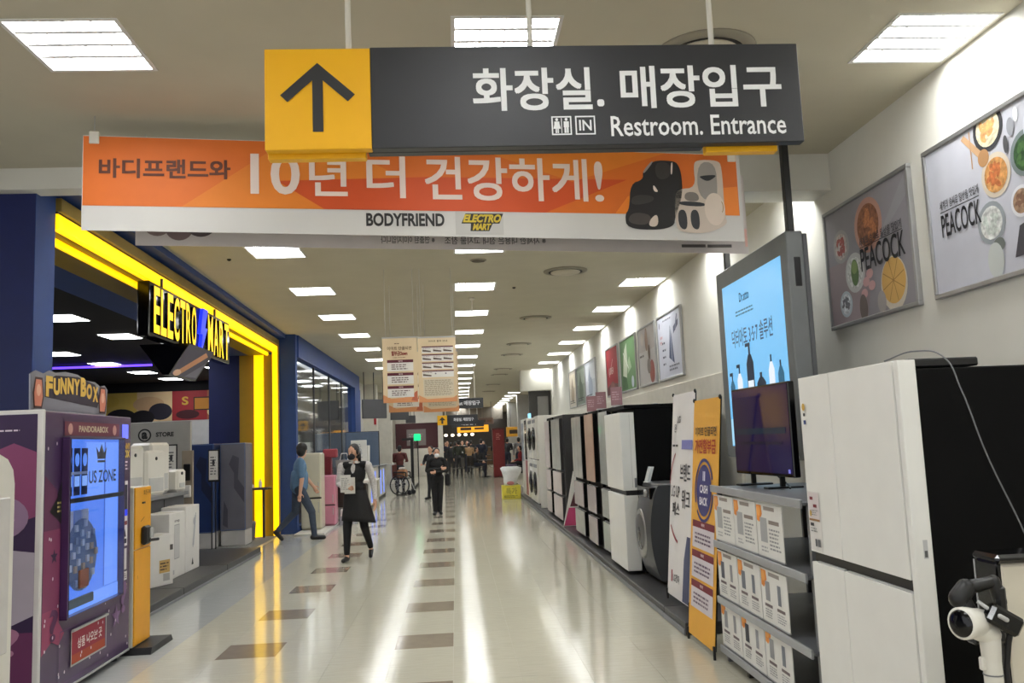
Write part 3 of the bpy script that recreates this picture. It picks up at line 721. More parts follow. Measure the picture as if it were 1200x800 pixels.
for b in ((gx0-.02, gx0, gz0, gz1), (gx1, gx1+.02, gz0, gz1), (gx0-.02, gx1+.02, gz1, gz1+.015), (gx0-.02, gx1+.02, gz0-.015, gz0)):
    MB(PUR).rbox(b[0], b[1], -.05, .0, b[2], b[3], .003).build('window_frame_bar', vm)
MB(mat('case_glass', (225, 235, 255), .03, trans=1, var=0)).box(gx0, gx1, -.052, -.047, gz0, gz1).build('glass', vm)
# printed front
p = Print((0, 0, 0)); wl = pr(226, 214, 224)
p.poly([(.03,.62),(.26,.62),(.26,.50),(.34,.42),(.26,.36),(.16,.40),(.03,.34)], PNK, 0); p.rect(.03, .6, .26, 1.1, pr(128, 56, 92), 0); p.poly([(.03,1.1),(.26,1.1),(.2,1.35),(.03,1.45)], pr(96, 44, 80), 0)
p.poly([(.2,1.32),(.275,1.42),(.275,1.27)], BLACK, 1); p.poly([(.1,1.22),(.275,1.36),(.275,1.12)], BLACK, 1); p.lines(.2, 1.2, .26, 1.28, 3, pr(210, 190, 120), 2)
star(p, .17, .93, .05, PURD); star(p, 1.2, .36, .09, LIL); p.text('?', .12, .40, .24, .60, pr(90, 44, 84), .03, 2); p.text('?', 1.28, .36, 1.4, .6, LIL, .03, 2)
for i in range(22): p.disc(random.uniform(.04, 1.42), random.choice([random.uniform(.1, .5), random.uniform(.1, .4)]), .008, .011, wl, 3, 8)
for i in range(8): p.disc(random.uniform(.04, .25), random.uniform(.5, 1.7), .008, .012, wl, 3, 8)
p.rect(.285, 1.705, 1.21, 1.80, pr(112, 50, 70), 1); p.text('PANDORABOX', .5, 1.73, 1.0, 1.775, pr(196, 176, 150), .04, 2); p.disc(.37, 1.75, .035, .038, pr(200, 150, 140), 2); p.disc(1.12, 1.75, .035, .038, pr(200, 150, 140), 2)
# operation column
p.rect(1.275, 1.69, 1.40, 1.80, scr(110, 120, 255, 1.2), 1)
p.text('FUNNY', 1.265, 1.605, 1.435, 1.655, pr(200, 160, 60), .05, 2); p.text('BOX', 1.28, 1.54, 1.43, 1.60, pr(220, 190, 90), .05, 2); p.lines(1.28, 1.44, 1.42, 1.52, 3, wl, 2)
p.rect(1.29, .86, 1.40, 1.36, pr(226, 224, 228), 1); p.rect(1.30, 1.09, 1.39, 1.33, pr(30, 34, 60), 2); p.rect(1.30, 1.09, 1.39, 1.14, scr(40, 60, 230, 1), 3)
p.rect(1.30, 1.02, 1.39, 1.05, pr(120, 30, 40), 2); p.poly([(1.32,.93),(1.37,.93),(1.345,.99)], pr(40,40,70), 2); p.rect(1.31, .88, 1.38, .915, pr(40, 40, 60), 2)
p.rect(1.30, .68, 1.39, .84, pr(210, 206, 212), 1); p.rect(1.27, .60, 1.40, .665, pr(222, 220, 222), 1); p.lines(1.28, .61, 1.39, .655, 3, pr(90,80,96), 2); p.rect(1.27, .53, 1.40, .57, pr(198, 178, 120), 1)
p.lines(1.215, .74, 1.235, .8, 2, wl, 2)
# pick-up door
p.rect(.44, .19, .99, .40, pr(150, 40, 62), 1); p.rect(.44, .19, .99, .25, pr(170, 70, 40), 2); p.text('상품 나오는 곳', .53, .275, .93, .345, pr(240, 228, 226), .02, 3); p.frame(.425, .18, 1.005, .41, .012, LGREY, 4)
p.frame(.27, .1, 1.2, .44, .006, pr(98, 70, 112), 1)
p.build('front_print', vm)
MB(LGREY).rbox(.43, 1.0, -.03, -.008, .405, .42, .003).build('pickup_door_hinge', vm)
# left side print (faces the camera)
p = Print((-.012, VD_, 0), (0, -1, 0), (0, 0, 1)); sp = pr(134, 64, 104); 
p.rect(.0, .08, VD_-.03, 1.84, pr(52, 30, 70), 0)
p.poly([(0,1.62),(.1,1.68),(.2,1.62),(.3,1.66),(.44,1.6),(.44,1.2),(0,1.05)], sp, 1); p.disc(.2, 1.2, .2, .14, pr(150, 120, 150), 2); star(p, .27, 1.17, .055, pr(180, 140, 170), 3)
p.poly([(0,.55),(.15,.6),(.3,.54),(.44,.6),(.44,.98),(.3,1.0),(.15,.95),(0,1.0)], pr(176, 166, 180), 1); p.lines(.1, .66, .3, .9, 6, pr(110, 96, 116), 2)
p.text('?', .24, .36, .36, .53, pr(176, 120, 150), .04, 2); p.rect(0, .08, .44, .5, pr(104, 44, 88), 1); p.text('FUN', .1, 1.46, .2, 1.52, pr(220, 200, 90), .05, 3); p.lines(.15, 1.73, .35, 1.75, 1, wl, 2)
p.frame(.1, .92, .28, 1.1, .008, wl, 4); p.rect(.12, .12, .24, .3, pr(40, 30, 34), 3); p.lines(.12, .12, .24, .3, 6, pr(190, 150, 80), 4); p.build('side_print', vm)
# topper
tp_ = MB(mat('topper_acrylic', (150, 150, 160), .2, var=.05))
out = [(.12,0),(1.32,0),(1.34,.2),(1.28,.235),(1.2,.22),(1.1,.25),(.95,.25),(.8,.285),(.6,.29),(.45,.27),(.36,.28),(.28,.25),(.17,.265),(.11,.24)]
tp_.prism([(a, 1.868+b) for a, b in out], .14, .15); tp_.build('topper_panel', vm)
p = Print((0, .139, 1.868)); dkp = pr(52, 40, 56)
p.poly([(a, .02+b*.94) for a, b in out], pr(140, 138, 146), 0); p.poly([(.3,.1),(1.14,.06),(1.2,.13),(1.1,.235),(.8,.27),(.45,.255),(.3,.2)], dkp, 1)
for i, ch in enumerate('FUNNYBOX'):
    a = .31+.106*i; h = .115 if i not in (0, 5) else .14; v = .09+.05*math.sin(PI*(i+.8)/8.5)
    p.text(ch, a, v, a+.097, v+h, pr(232, 188, 84), .06, 2+i % 2)
for a in (.13, 1.16):
    p.poly([(a+.02,.02),(a+.13,.02),(a+.155,.1),(a+.13,.225),(a+.03,.225),(a,.12)], pr(74, 44, 40), 2); p.poly([(a+.03,.035),(a+.115,.035),(a+.135,.1),(a+.115,.21),(a+.04,.21),(a+.018,.12)], pr(216, 132, 104), 3); p.disc(a+.075, .14, .03, .04, pr(236, 180, 150), 4)
p.build('topper_print', vm)
# ---- white rounded machine cut by the left frame edge
t = T('vending_machine', 'white rounded machine cut off by the left edge of the frame', 'vending machine', (-2.52, 4.55, 0), PI/2)
MB(APPW).prism([(0,.05),(.56,.05),(.56,1.42),(.54,1.5),(.48,1.56),(.36,1.6),(0,1.6)], .0, .5).build('cabinet', t)
MB(DGREY).rbox(.03, .53, .03, .47, 0, .05, .005).build('plinth', t)
MB(mat('machine_front_white', (206, 203, 200), .4)).rbox(.05, .5, -.012, 0, .5, 1.35, .01).build('front_panel', t)
# ---- yellow locker-like kiosk on a black foot
yk = T('token_machine', 'slim yellow token machine with white side on a black foot, right of the purple machine', 'machine', (-2.58, 7.13, 0), PI/2)
KY = mat('kiosk_yellow', (226, 158, 26), .45, var=.04)
MB(mat('kiosk_side_white', (206, 202, 190), .45)).rbox(0, .36, .012, .30, .05, 1.30, .004).build('cabinet', yk)
MB(KY).rbox(0.004, .356, 0, .013, .06, .80, .003).build('lower_door', yk); MB(KY).rbox(0.004, .356, 0, .013, .806, 1.295, .003).build('upper_door', yk)
MB(BLACK).prism([(-.03,0),(.50,0),(.46,.05),(.0,.05)], -.14, .33).build('foot', yk)
MB(BLACK).rbox(.12, .25, -.045, 0, .83, .98, .015).build('coin_unit', yk); MB(LGREY).rbox(.2, .26, -.06, -.045, .88, .96, .004).build('coin_plate', yk); MB(BLACK).tube((.2, -.04, .86), (.33, -.07, .855), .012).build('lever', yk)
MB(BLACK).rbox(.15, .21, -.008, 0, 1.16, 1.175, .002).build('slot', yk)
p = Print((0,0,0)); p.text('토큰구매', .18, 1.23, .34, 1.27, pr(90, 64, 20), .02); p.line([(.12,1.02),(.2,1.05)], .006, pr(120, 84, 24)); p.rect(.06,.57,.065,.6,pr(110,80,30)); p.build('print', yk)

# ---- dark product platform in front of the shop
t = T('display_platform', 'low dark platform carrying white boxed appliances at the shop entrance', 'platform', (-3.02, 8.2, 0), PI/2)
for a, b in ((0, 1.6), (1.605, 3.4), (3.405, 5.3)): MB(PLM).rbox(a, b, 0, 1.9, .004, .10, .006).build('panel', t); MB(MGREY).rbox(a, b, -.012, 0, .004, .03, .002).build('edge_strip', t)
# cartons
CW = mat('carton_white', (222, 219, 214), .55, var=.03)
def carton(x, y, w, d, h, rz, label, draw, z=.10):
    t = T('carton', label, 'carton', (x, y, z), rz)
    MB(CW).rbox(0, w, 0, d, 0, h, .006).build('box', t); MB(mat('packing_tape', (196, 186, 160), .3)).box(w*.42, w*.58, -.001, d+.001, h, h+.0015).build('tape', t)
    p = Print((0,0,0)); draw(p, w, h); p.build('print', t); return t
def c1(p, w, h): p.rect(w*.45,.14,w*.86,.28,pr(196,160,96)); p.lines(w*.48,.16,w*.82,.26,3,pr(90,70,50),1); p.rect(w*.6,.05,w*.85,.13,pr(170,168,164)); p.rect(w*.85, h-.18, w*.97, h-.12, pr(80,76,76))
carton(-3.42, 9.82, .38, .24, .56, 1.1, 'small white carton with a tan label, nearest on the dark platform', c1)
def c2(p, w, h): p.rect(w*.3,.22,w*.62,.62,pr(200,198,196)); p.frame(w*.3,.22,w*.62,.62,.008,pr(150,148,148),1); p.text('airmega', w*.3,.64,w*.62,.68,pr(90,88,88),.02); p.rect(w*.1,.05,w*.3,.1,pr(180,180,180))
carton(-3.36, 10.36, .58, .3, .76, PI/2, 'left one of two tall white cartons printed with a white appliance', c2)
def c3(p, w, h): p.poly([(w*.45,.3),(w*.6,.3),(w*.75,.66),(w*.62,.68)],pr(196,196,198)); p.line([(w*.5,.28),(w*.72,.7)],.02,pr(150,150,156),1); p.poly([(w*.4,.07),(w*.55,.07),(w*.48,.16)],pr(40,40,44)); p.disc(w*.6,.6,.05,.05,pr(170,170,176),2)
carton(-3.36, 10.97, .56, .3, .80, PI/2, 'right one of two tall white cartons, printed with a slanted cleaner', c3)
# counter with white air purifiers
t = T('display_counter', 'grey product counter with dark front holding white air purifiers', 'counter', (-3.70, 9.6, .10), PI/2)
MB(MGREY).rbox(0, 2.6, 0, .7, .90, .95, .006).build('top', t); MB(mat('counter_dark', (76, 78, 84), .5)).rbox(.04, 2.56, .05, .66, 0, .90, .005).build('cabinet', t)
for a in (.9, 1.75): MB(BLACK).box(a, a+.006, .044, .05, .02, .88).build('joint', t)
def purifier(x, y, w, h, lab, dot=True):
    t = T('air_purifier', lab, 'air purifier', (x-.16, y, 1.05), PI/2-.25)
    MB(APPW).rbox(0, w, 0, .3, .01, h, .03).build('body', t); MB(LGREY).rbox(.02, w-.02, .02, .28, 0, .012, .002).build('base', t); MB(mat('purifier_grille', (190, 190, 188), .5)).rbox(.05, w-.05, -.006, 0, .06, h*.4, .004).build('grille', t)
    MB(BLACK).lathe([(.022, -.004), (.022, 0)], w*.5, 0, h*.82, 14, 'y').build('button', t)
purifier(-3.62, 9.75, .3, .38, 'small white air purifier at the left end of the grey counter')
purifier(-3.66, 10.25, .36, .62, 'tall white air purifier left of centre on the grey counter')
purifier(-3.6, 10.75, .40, .56, 'white air purifier in the middle of the grey counter')
purifier(-3.72, 11.25, .42, .66, 'largest white air purifier on the grey counter')
purifier(-3.55, 11.75, .22, .30, 'narrow white air purifier at the right end of the grey counter')
# 'a STORE' back panel
t = T('brand_panel', 'tall grey back panel lettered a STORE with a round logo', 'sign', (-5.15, 13.6, 0))
MB(mat('panel_grey', (168, 166, 160), .5)).rbox(0, 1.05, 0, .08, 0, 2.06, .006).build('panel', t)
p = Print((0,0,0)); p.disc(.36, 1.86, .1, .1, pr(30,30,32)); p.disc(.36,1.86,.078,.078,pr(168,166,160),1); p.text('a', .315,1.80,.405,1.91,pr(30,30,32),.05,2); p.text('STORE',.53,1.83,.8,1.90,pr(40,40,42),.04,1); p.build('print', t)
t = T('shelf_panel', 'pale back board with hanging goods right of the grey counter', 'panel', (-4.15, 13.35, .10))
MB(mat('board_beige', (150, 138, 122), .5)).rbox(0, .16, 0, .06, 0, 1.5, .004).build('board', t); MB(CW).rbox(.02, .14, -.05, 0, .8, .98, .01).build('pack', t); MB(BLACK).rbox(.03, .13, -.03, 0, 1.05, 1.3, .01).build('pack', t)
# blue and grey divider cabinets with white feet
BCAB = mat('cabinet_blue', (18, 44, 96), .4, var=.12, scale=3); GCAB = mat('cabinet_grey', (104, 104, 116), .5, var=.1, scale=3)
for x, y, w, m, lab, blob in ((-4.44, 14.5, .45, BCAB, 'tall dark blue gaming-style cabinet with a white foot', (10, 26, 64)), (-3.96, 14.75, .42, GCAB, 'tall grey cabinet with dark curved shapes beside the blue cabinet', (72, 72, 84))):
    t = T('display_cabinet', lab, 'cabinet', (x, y, .0)); 
    MB(m).rbox(0, w, 0, .5, .25, 1.70, .02).build('body', t); MB(mat('cabinet_foot', (190, 188, 186), .5)).rbox(0.01, w-.01, .01, .49, .0, .25, .01).build('foot', t)
    p = Print((0,0,0)); p.poly([(w*.5,1.5),(w*.75,1.45),(w*.7,1.1),(w*.95,.95),(w*.95,.7),(w*.55,.95),(w*.55,1.2),(w*.35,1.35)],pr(*blob)); p.poly([(w*.1,.35),(w*.3,.3),(w*.3,.6),(w*.15,.75)],pr(*blob)); p.frame(.004,.26,w-.004,1.69,.01,pr(90,110,150),1); p.build('print', t)
for x, y, lab in ((-4.22, 13.1, 'black pole sign stand with a white card, left one'), (-3.80, 13.8, 'black pole sign stand with a white card, right one')):
    t = T('sign_stand', lab, 'sign', (x, y, .10 if x < -4.1 else .0)); z0 = 0 if x > -4.1 else .0
    MB(BLACK).lathe([(.13, .0), (.13, .012), (.02, .02)], n=20).build('base', t)
    for a in (-.03, .03): MB(BLACK).tube((a, 0, .015), (a, 0, 1.16), .009).build('pole', t)
    MB(BLACK).rbox(-.085, .085, -.016, .0, 1.1, 1.6, .004).build('frame', t); MB(PAPER).box(-.068, .068, -.019, -.016, 1.13, 1.58).build('card', t)
    p = Print((0,-.019,0)); p.lines(-.05, 1.2, .05, 1.5, 7, pr(120,120,120)); p.disc(0, 1.4, .02, .05, pr(60,60,64), 1); p.build('print', t)
# shelf at the yellow jamb with bottles, and a grey bin under it
t = T('counter_shelf', 'grey shelf board holding small bottles against the yellow portal jamb', 'shelf', (-3.92, 15.62, 0))
MB(DGREY).rbox(0, .55, 0, .32, .86, .90, .005).build('board', t); MB(BLACK).tube((.5,.05,.88), (.62,.05,.875), .01).build('bar', t); MB(DGREY).box(.1, .14, .28, .32, 0.0, .86).build('leg', t); MB(DGREY).box(.4, .44, .28, .32, 0.0, .86).build('leg', t)
for i, (x, h, lab) in enumerate(((-3.8, .09, 'short white bottle on the portal shelf, left'), (-3.66, .07, 'small white jar on the portal shelf, middle'), (-3.52, .15, 'taller pump bottle on the portal shelf, right'))):
    t = T('bottle', lab, 'bottle', (x, 15.75, .90)); MB(PAPER).lathe([(.025,0),(.028,.01),(.028,h*.65),(.012,h*.8)], n=12).build('body', t); MB(LGREY).lathe([(.012,h*.8),(.012,h),(.004,h)], n=10).build('cap', t)
t = T('waste_bin', 'small grey ribbed waste bin under the portal shelf', 'bin', (-3.70, 15.55, 0)); MB(MGREY).lathe([(.10,0),(.12,.01),(.135,.3),(.14,.32),(.125,.32),(.12,.05),(.02,.04)], n=18).build('body', t)
for i in range(10): a = 2*PI*i/10; MB(DGREY).tube((.118*math.cos(a),.118*math.sin(a),.02), (.137*math.cos(a),.137*math.sin(a),.29), .006, n=6).build('rib', t)

# ---- goods in front of the shop window
def fridge_retro(x, y, w, d, h, c, lab, rz=0, name='refrigerator'):
    t = T(name, lab, 'refrigerator', (x, y, .03), rz); m = mat('enamel_%d_%d_%d' % c, c, .3, coat=.3, var=.02)
    MB(m).rbox(0, w, .03, d, .0, h, .03).build('body', t); MB(m).rbox(0.005, w-.005, 0, .03, h*.42, h-.005, .02).build('door', t); MB(m).rbox(0.005, w-.005, 0, .03, .03, h*.40, .02).build('door', t)
    MB(BLACK).box(.0, w, .012, .04, h*.40, h*.42).build('gap', t); MB(LGREY).tube((w*.88, -.025, h*.46), (w*.88, -.025, h*.62), .008).build('handle', t); MB(LGREY).tube((w*.88, -.025, h*.22), (w*.88, -.025, h*.36), .008).build('handle', t)
low = T('low_display_stand', 'low white display stand under the fridges by the shop window', 'stand', (-2.97, 15.9, 0)); MB(mat('stand_white', (200, 198, 192), .5)).rbox(0, .55, 0, 2.35, 0, .03, .004).build('slab', low)
fridge_retro(-2.96, 16.6, .38, .5, 1.44, (206, 202, 180), 'cream retro refrigerator in front of the shop window')
fridge_retro(-2.72, 17.3, .30, .45, .98, (206, 134, 156), 'pink retro refrigerator beside the cream one')
t = T('clutch_box', 'dark red box standing behind the pink refrigerator', 'box', (-2.82, 18.1, .03)); MB(mat('dark_red', (110, 24, 36), .5)).rbox(0, .22, 0, .2, 0, 1.32, .01).build('body', t); MB(mat('red_top', (150, 60, 70), .5)).rbox(.05, .34, .02, .2, 1.32, 1.5, .02).build('pack', t)
t = T('gift_bag', 'grey gift bag on the white table by the window', 'bag', (-2.58, 18.9, .84)); MB(mat('bag_grey', (140, 136, 134), .6)).prism([(0,0),(.26,0),(.3,.44),(-.04,.44)], 0, .14).build('body', t); MB(PAPER).path([(.05,.07,.44),(.08,.07,.58),(.2,.07,.58),(.22,.07,.44)], .008).build('handle', t)
t = T('display_table', 'white display table with dark open front by the shop window', 'table', (-2.66, 18.3, 0)); MB(WHITE).rbox(0, .95, 0, 1.0, .80, .84, .006).build('top', t)
for a, b in ((.03,.03),(.89,.03),(.03,.94),(.89,.94)): MB(WHITE).box(a, a+.035, b, b+.035, 0, .80).build('leg', t)
t = T('floor_appliance', 'dark brown appliance with round lamp under the white table', 'appliance', (-2.55, 18.45, .30)); MB(mat('dark_brown', (52, 40, 34), .4)).rbox(0, .62, 0, .5, .0, .46, .03).build('body', t); MB(mat('tan_front', (140, 90, 56), .5)).lathe([(.12,-.012),(.11,0)], .38, 0, .24, 20, 'y').build('dial', t)
for a in (.05, .55): MB(LGREY).box(a, a+.03, .1, .4, -.30, 0).build('support', t)
t = T('robot_cleaner_box', 'grey and white boxes stacked on the floor before the white table', 'box', (-2.40, 17.75, .0)); MB(mat('box_grey', (150, 152, 158), .5)).rbox(0, .34, 0, .3, .0, .17, .006).build('box', t); MB(CW).rbox(.02, .3, .02, .28, .17, .3, .006).build('box', t)
# ---- washing machines on a white counter along the left
for i, (y, h, lab) in enumerate(((20.9, 1.0, 'near white counter block with blue-lit front along the left side'), (24.7, .95, 'far white counter block with blue-lit front along the left side'))):
    t = T('display_counter', lab, 'counter', (-2.15-.1*i, y, .0), PI/2)
    MB(APPW).rbox(0, 3.0, 0, .58, .08, h, .02).build('body', t); MB(BLACK).box(.02, 2.98, .03, .68, 0, .08).build('plinth', t); MB(MGREY).rbox(-.03, 3.03, -.03, .6, h, h+.03, .006).build('top', t)
    for a in (.9, 1.9): MB(scr(120, 150, 255, 1.3)).rbox(a, a+.25, -.006, 0, .15, h-.1, .002).build('light_panel', t)
t = T('information_board', 'tall white upright board on the near white counter', 'sign', (-2.55, 21.1, 1.03)); MB(PAPER).rbox(0, .38, 0, .03, 0, .68, .006).build('board', t); p = Print((0,0,0)); p.lines(.06,.2,.3,.6,9,pr(170,170,172)); p.disc(.19,.4,.08,.1,pr(190,190,194),1); p.build('print', t); MB(BLACK).box(.1,.3,-.05,.1,-.0,.012).build('foot', t)
t = T('steam_iron', 'white steam iron and hose displayed on the near white counter', 'appliance', (-2.7, 21.55, 1.03)); MB(APPW).prism([(0,0),(.42,0),(.36,.12),(.2,.22),(.02,.16)], 0, .2).build('body', t); MB(LGREY).path([(.2,.1,.2),(.1,.1,.42),(.22,.1,.52),(.3,.1,.3)], .02).build('handle', t)
t = T('handheld_cleaner', 'upright white cleaner standing on the near white counter', 'appliance', (-2.3, 22.6, 1.03)); MB(APPW).tube((0,0,0), (.02,0,.55), .05, .04).build('body', t); MB(BLACK).lathe([(.09,0),(.09,.02),(.05,.03)], n=16).build('base', t)
t = T('television', 'dark bluish television panel standing behind the white counter', 'television', (-3.05, 24.1, .6)); MB(mat('tv_blue_grey', (96, 112, 136), .25)).rbox(0, .9, 0, .05, .1, 1.35, .01).build('screen', t); MB(BLACK).rbox(-.02, .92, .0501, .09, .08, 1.37, .01).build('back_shell', t); MB(BLACK).box(.3, .6, -.1, .2, -.6, .1).build('stand', t)
p = Print((0,0,0)); p.poly([(.4,.12),(.62,.12),(.55,1.0),(.45,1.0)], pr(120,132,160)); p.disc(.3,.5,.14,.3,pr(140,150,172)); p.build('picture', t)
# ---- suspended monitors
for i, (x, y, z, lab) in enumerate(((-2.68, 25.2, 2.36, 'near dark ceiling-hung monitor seen from behind, left of the hanging posters'), (-2.33, 31.5, 2.47, 'far dark ceiling-hung monitor below the hanging posters'), (-2.15, 38.0, 2.5, 'small black ceiling-hung monitor farthest down the left side'))):
    s_ = (1, .95, .6)[i]
    t = T('hanging_monitor', lab, 'monitor', (x, y, z), .55); MB(mat('monitor_back', (74, 74, 77), .5)).rbox(0, .78*s_, 0, .07, 0, .56*s_, .01).build('panel', t); MB(BLACK).rbox(.02, .76*s_, .07, .09, .02, .54*s_, .005).build('screen', t)
    for a in (.06, .38, .68): MB(BLACK).tube((a*s_, .03, .5*s_), (a*s_, .03, CH-z), .013).build('pole', t)
# ================================================================== RIGHT OBJECTS (front -x: local x toward the camera, local y into the wall)
BODYB = mat('fridge_black_body', (6, 6, 7), .6, var=.1, spec=.12)
DW = mat('door_white', (232, 231, 226), .38, var=.02)
# ---- big four-door refrigerator nearest
rf = T('refrigerator', 'large white four-door refrigerator with black sides, nearest on the right', 'refrigerator', (1.72, 4.17, 0), -PI/2)
w = .96; sp = .345
MB(BODYB).rbox(.004, w-.004, .075, .86, .07, 1.765, .006).build('body', rf)
MB(DGREY).rbox(.03, w-.03, .02, .8, .0, .07, .004).build('plinth', rf)
for a, b in ((0, sp-.003), (sp+.003, w-.042)):
    MB(DW).rbox(a, b, 0, .072, .955, 1.80, .002).build('door', rf)
    MB(DW).rbox(a, b, 0, .072, .085, .905, .002).build('door', rf)
MB(BLACK).box(.0, w-.035, .02, .076, .902, .958).build('handle_gap', rf); MB(DW).rbox(w-.034, w+.002, .004, .078, .086, 1.80, .003).build('side_panel', rf)
for a, b in ((.05, sp-.01), (sp+.02, w-.04)): MB(LGREY).rbox(a, b, .006, .02, .903, .912, .002).build('handle_trim', rf)
MB(BLACK).rbox(.02, .22, .04, .5, 1.77, 1.80, .006).build('hinge_cover', rf); MB(BLACK).rbox(w-.24, w-.02, .06, .35, 1.77, 1.805, .006).build('hinge_cover', rf)
p = Print((0,0,0)); 
p.rect(-.012+.02, .965, .145, 1.245, pr(222,219,216)); p.rect(.022, 1.115, .138, 1.24, pr(216,206,206), 1); p.rect(.04,1.205,.075,1.22,pr(120,40,50),2); p.rect(.075,1.17,.115,1.185,pr(120,40,50),2); p.lines(.05,1.13,.13,1.16,3,pr(150,150,150),2); p.disc(.04,1.14,.012,.016,pr(196,160,80),2)
p.rect(.02,1.105,.14,1.115,pr(150,110,70),2); p.rect(.03,1.08,.07,1.095,pr(50,50,54),2); p.lines(.03,1.05,.12,1.075,2,pr(140,140,140),2); p.rect(.07,.985,.09,1.02,pr(90,90,94),2); p.rect(.1,.985,.13,1.02,pr(110,110,114),2)
p.disc(.05,1.655,.018,.018,pr(200,160,70)); p.disc(.05,1.655,.01,.01,pr(240,230,210),1); p.rect(.04,1.61,.06,1.625,pr(60,60,64)); p.rect(.036,1.57,.064,1.59,pr(40,60,120)); p.build('stickers', rf)
p = Print((w, 0, 0), (0,1,0), (0,0,1)); p.rect(.04,1.04,.058,1.11,pr(190,190,190)); p.rect(.043,1.045,.055,1.07,pr(90,90,90),1); p.build('side_label', rf)
# cable hanging from its top
cu = bpy.data.curves.new('power_cable', 'CURVE'); cu.dimensions = '3D'; cu.bevel_depth = .003; cu.bevel_resolution = 2
s_ = cu.splines.new('BEZIER'); pts = [(1.80, 3.45, 1.816), (1.85, 3.3, 1.84), (1.895, 3.17, 1.80), (1.935, 3.15, 1.68), (2.01, 3.15, 1.43), (2.13, 3.14, 1.1), (2.2, 3.12, .8)]
s_.bezier_points.add(len(pts)-1)
for bp, c in zip(s_.bezier_points, pts): bp.co = c; bp.handle_left_type = bp.handle_right_type = 'AUTO'
cu.materials.append(MGREY); o = bpy.data.objects.new('tc', cu); me = bpy.data.meshes.new_from_object(o); bpy.data.objects.remove(o)
o = bpy.data.objects.new('power_cable', me); C.objects.link(o); tag(o, 'thin grey power cable trailing down the black fridge side', 'cable')
# second fridge block behind/next to it: black side wall continues to the frame edge
t = T('refrigerator', 'black refrigerator body beside the white four-door one, cut by the right frame edge', 'refrigerator', (2.62, 4.17, 0), -PI/2)
MB(BODYB).rbox(0, .93, 0, .41, .03, 1.76, .006).build('body', t); MB(DGREY).rbox(.03, .9, .03, .38, 0, .03, .002).build('plinth', t); MB(LGREY).rbox(.02, .91, .02, .39, 1.76, 1.775, .004).build('top_rail', t)
# ---- cordless vacuum on its tower
t = T('vacuum_station', 'tall cream vacuum charging station with black glossy top, at the right frame edge', 'appliance', (1.70, 2.66, 0))
CRM = mat('tower_cream', (214, 207, 190), .42, var=.03)
MB(CRM).rbox(.0, .34, .0, .10, .03, 1.10, .012).build('body', t); MB(GLOSSB).rbox(-.012, .35, -.012, .125, 1.10, 1.128, .01).build('top', t); MB(BLACK).rbox(-.02, .36, -.16, .14, 0, .03, .01).build('base', t)
MB(GLOSSB).rbox(-.006, .012, .004, .118, .03, 1.10, .004).build('side_channel', t); MB(LGREY).tube((-.006, .12, .06), (-.006, .12, 1.10), .003).build('chrome_edge', t)
t = T('cordless_vacuum', 'white cordless vacuum with black handle docked on the cream station', 'vacuum cleaner', (1.603, 2.59, 0))
MB(mat('dock_bracket', (20, 20, 22), .3)).rbox(-.02, .09, .05, .10, .86, .96, .008).build('dock_bracket', t)
da = Vector((-.93, -.36, .05)).normalized(); du = da.orthogonal().normalized(); dw = da.cross(du); hc0 = Vector((-.098, -.03, .948))
def along(mb, prof, n=28): return mb.rings([(hc0+da*h_, r_) for h_, r_ in prof], du, dw, n)
along(MB(APPW), [(.02, -.10), (.036, -.085), (.044, -.05), (.0475, -.015), (.0475, .006), (.041, .008)][::1] and [(-.10, .02), (-.085, .036), (-.05, .044), (-.015, .0475), (.006, .0475), (.008, .041)]).build('motor_head', t)
along(MB(GLOSSB), [(.003, .041), (.009, .040), (.013, .034), (.014, .01)]).build('filter_cap', t)
mb = MB(APPW); mb.capsule((-.05,-.0,.935), (.0,.0,.905), .040, .034); mb.capsule((.0,.0,.91), (.0,.0,.83), .032, .028); mb.build('shoulder', t)
MB(APPW).tube((0,0,.85), (.003,0,.12), .027, .026, 18).build('wand', t); MB(MGREY).tube((0,0,.785), (0,0,.789), .0285, n=18).build('wand_ring', t); MB(APPW).rbox(-.038, -.022, -.01, .01, .80, .84, .004).build('release_button', t)
mb = MB(BLACK); mb.capsule((-.085,0,1.015), (-.06,0,1.045), .03, .028); mb.capsule((-.06,.0,1.045), (.03,.0,1.06), .022, .018); mb.capsule((.03,.0,1.06), (.045,.0,1.0), .02, .02); mb.build('handle', t)
MB(BLACK).capsule((-.075,.0,1.01), (-.06,.0,.97), .026, .03).build('grip', t); MB(BLACK).rbox(.025, .06, -.02, .02, .96, 1.05, .01).build('dust_latch', t)
mb = MB(GLOSSB); mb.rbox(-.055, .055, -.022, .022, -.03, .03, .01); a_ = .55
for i in range(len(mb.v)):
    x, y, z = mb.v[i]; mb.v[i] = (x*math.cos(a_)+z*math.sin(a_)+.02, y-.045, -x*math.sin(a_)+z*math.cos(a_)+.955)
mb.build('battery', t)
MB(LGREY).tube((-.045,-.03,1.01), (-.005,-.05,.975), .006).build('chrome_trim', t); MB(LGREY).capsule((-.005,-.07,.972), (.015,-.07,.96), .007, .007).build('badge', t)
MB(BLACK).path([(.06,-.02,.93), (.052,-.01,.88), (.043,.0,.8), (.046,.0,.6), (.05,.0,.25)], .009).build('hose', t)
MB(APPW).rbox(-.09, .10, -.07, .03, .031, .10, .015).build('floor_head', t)
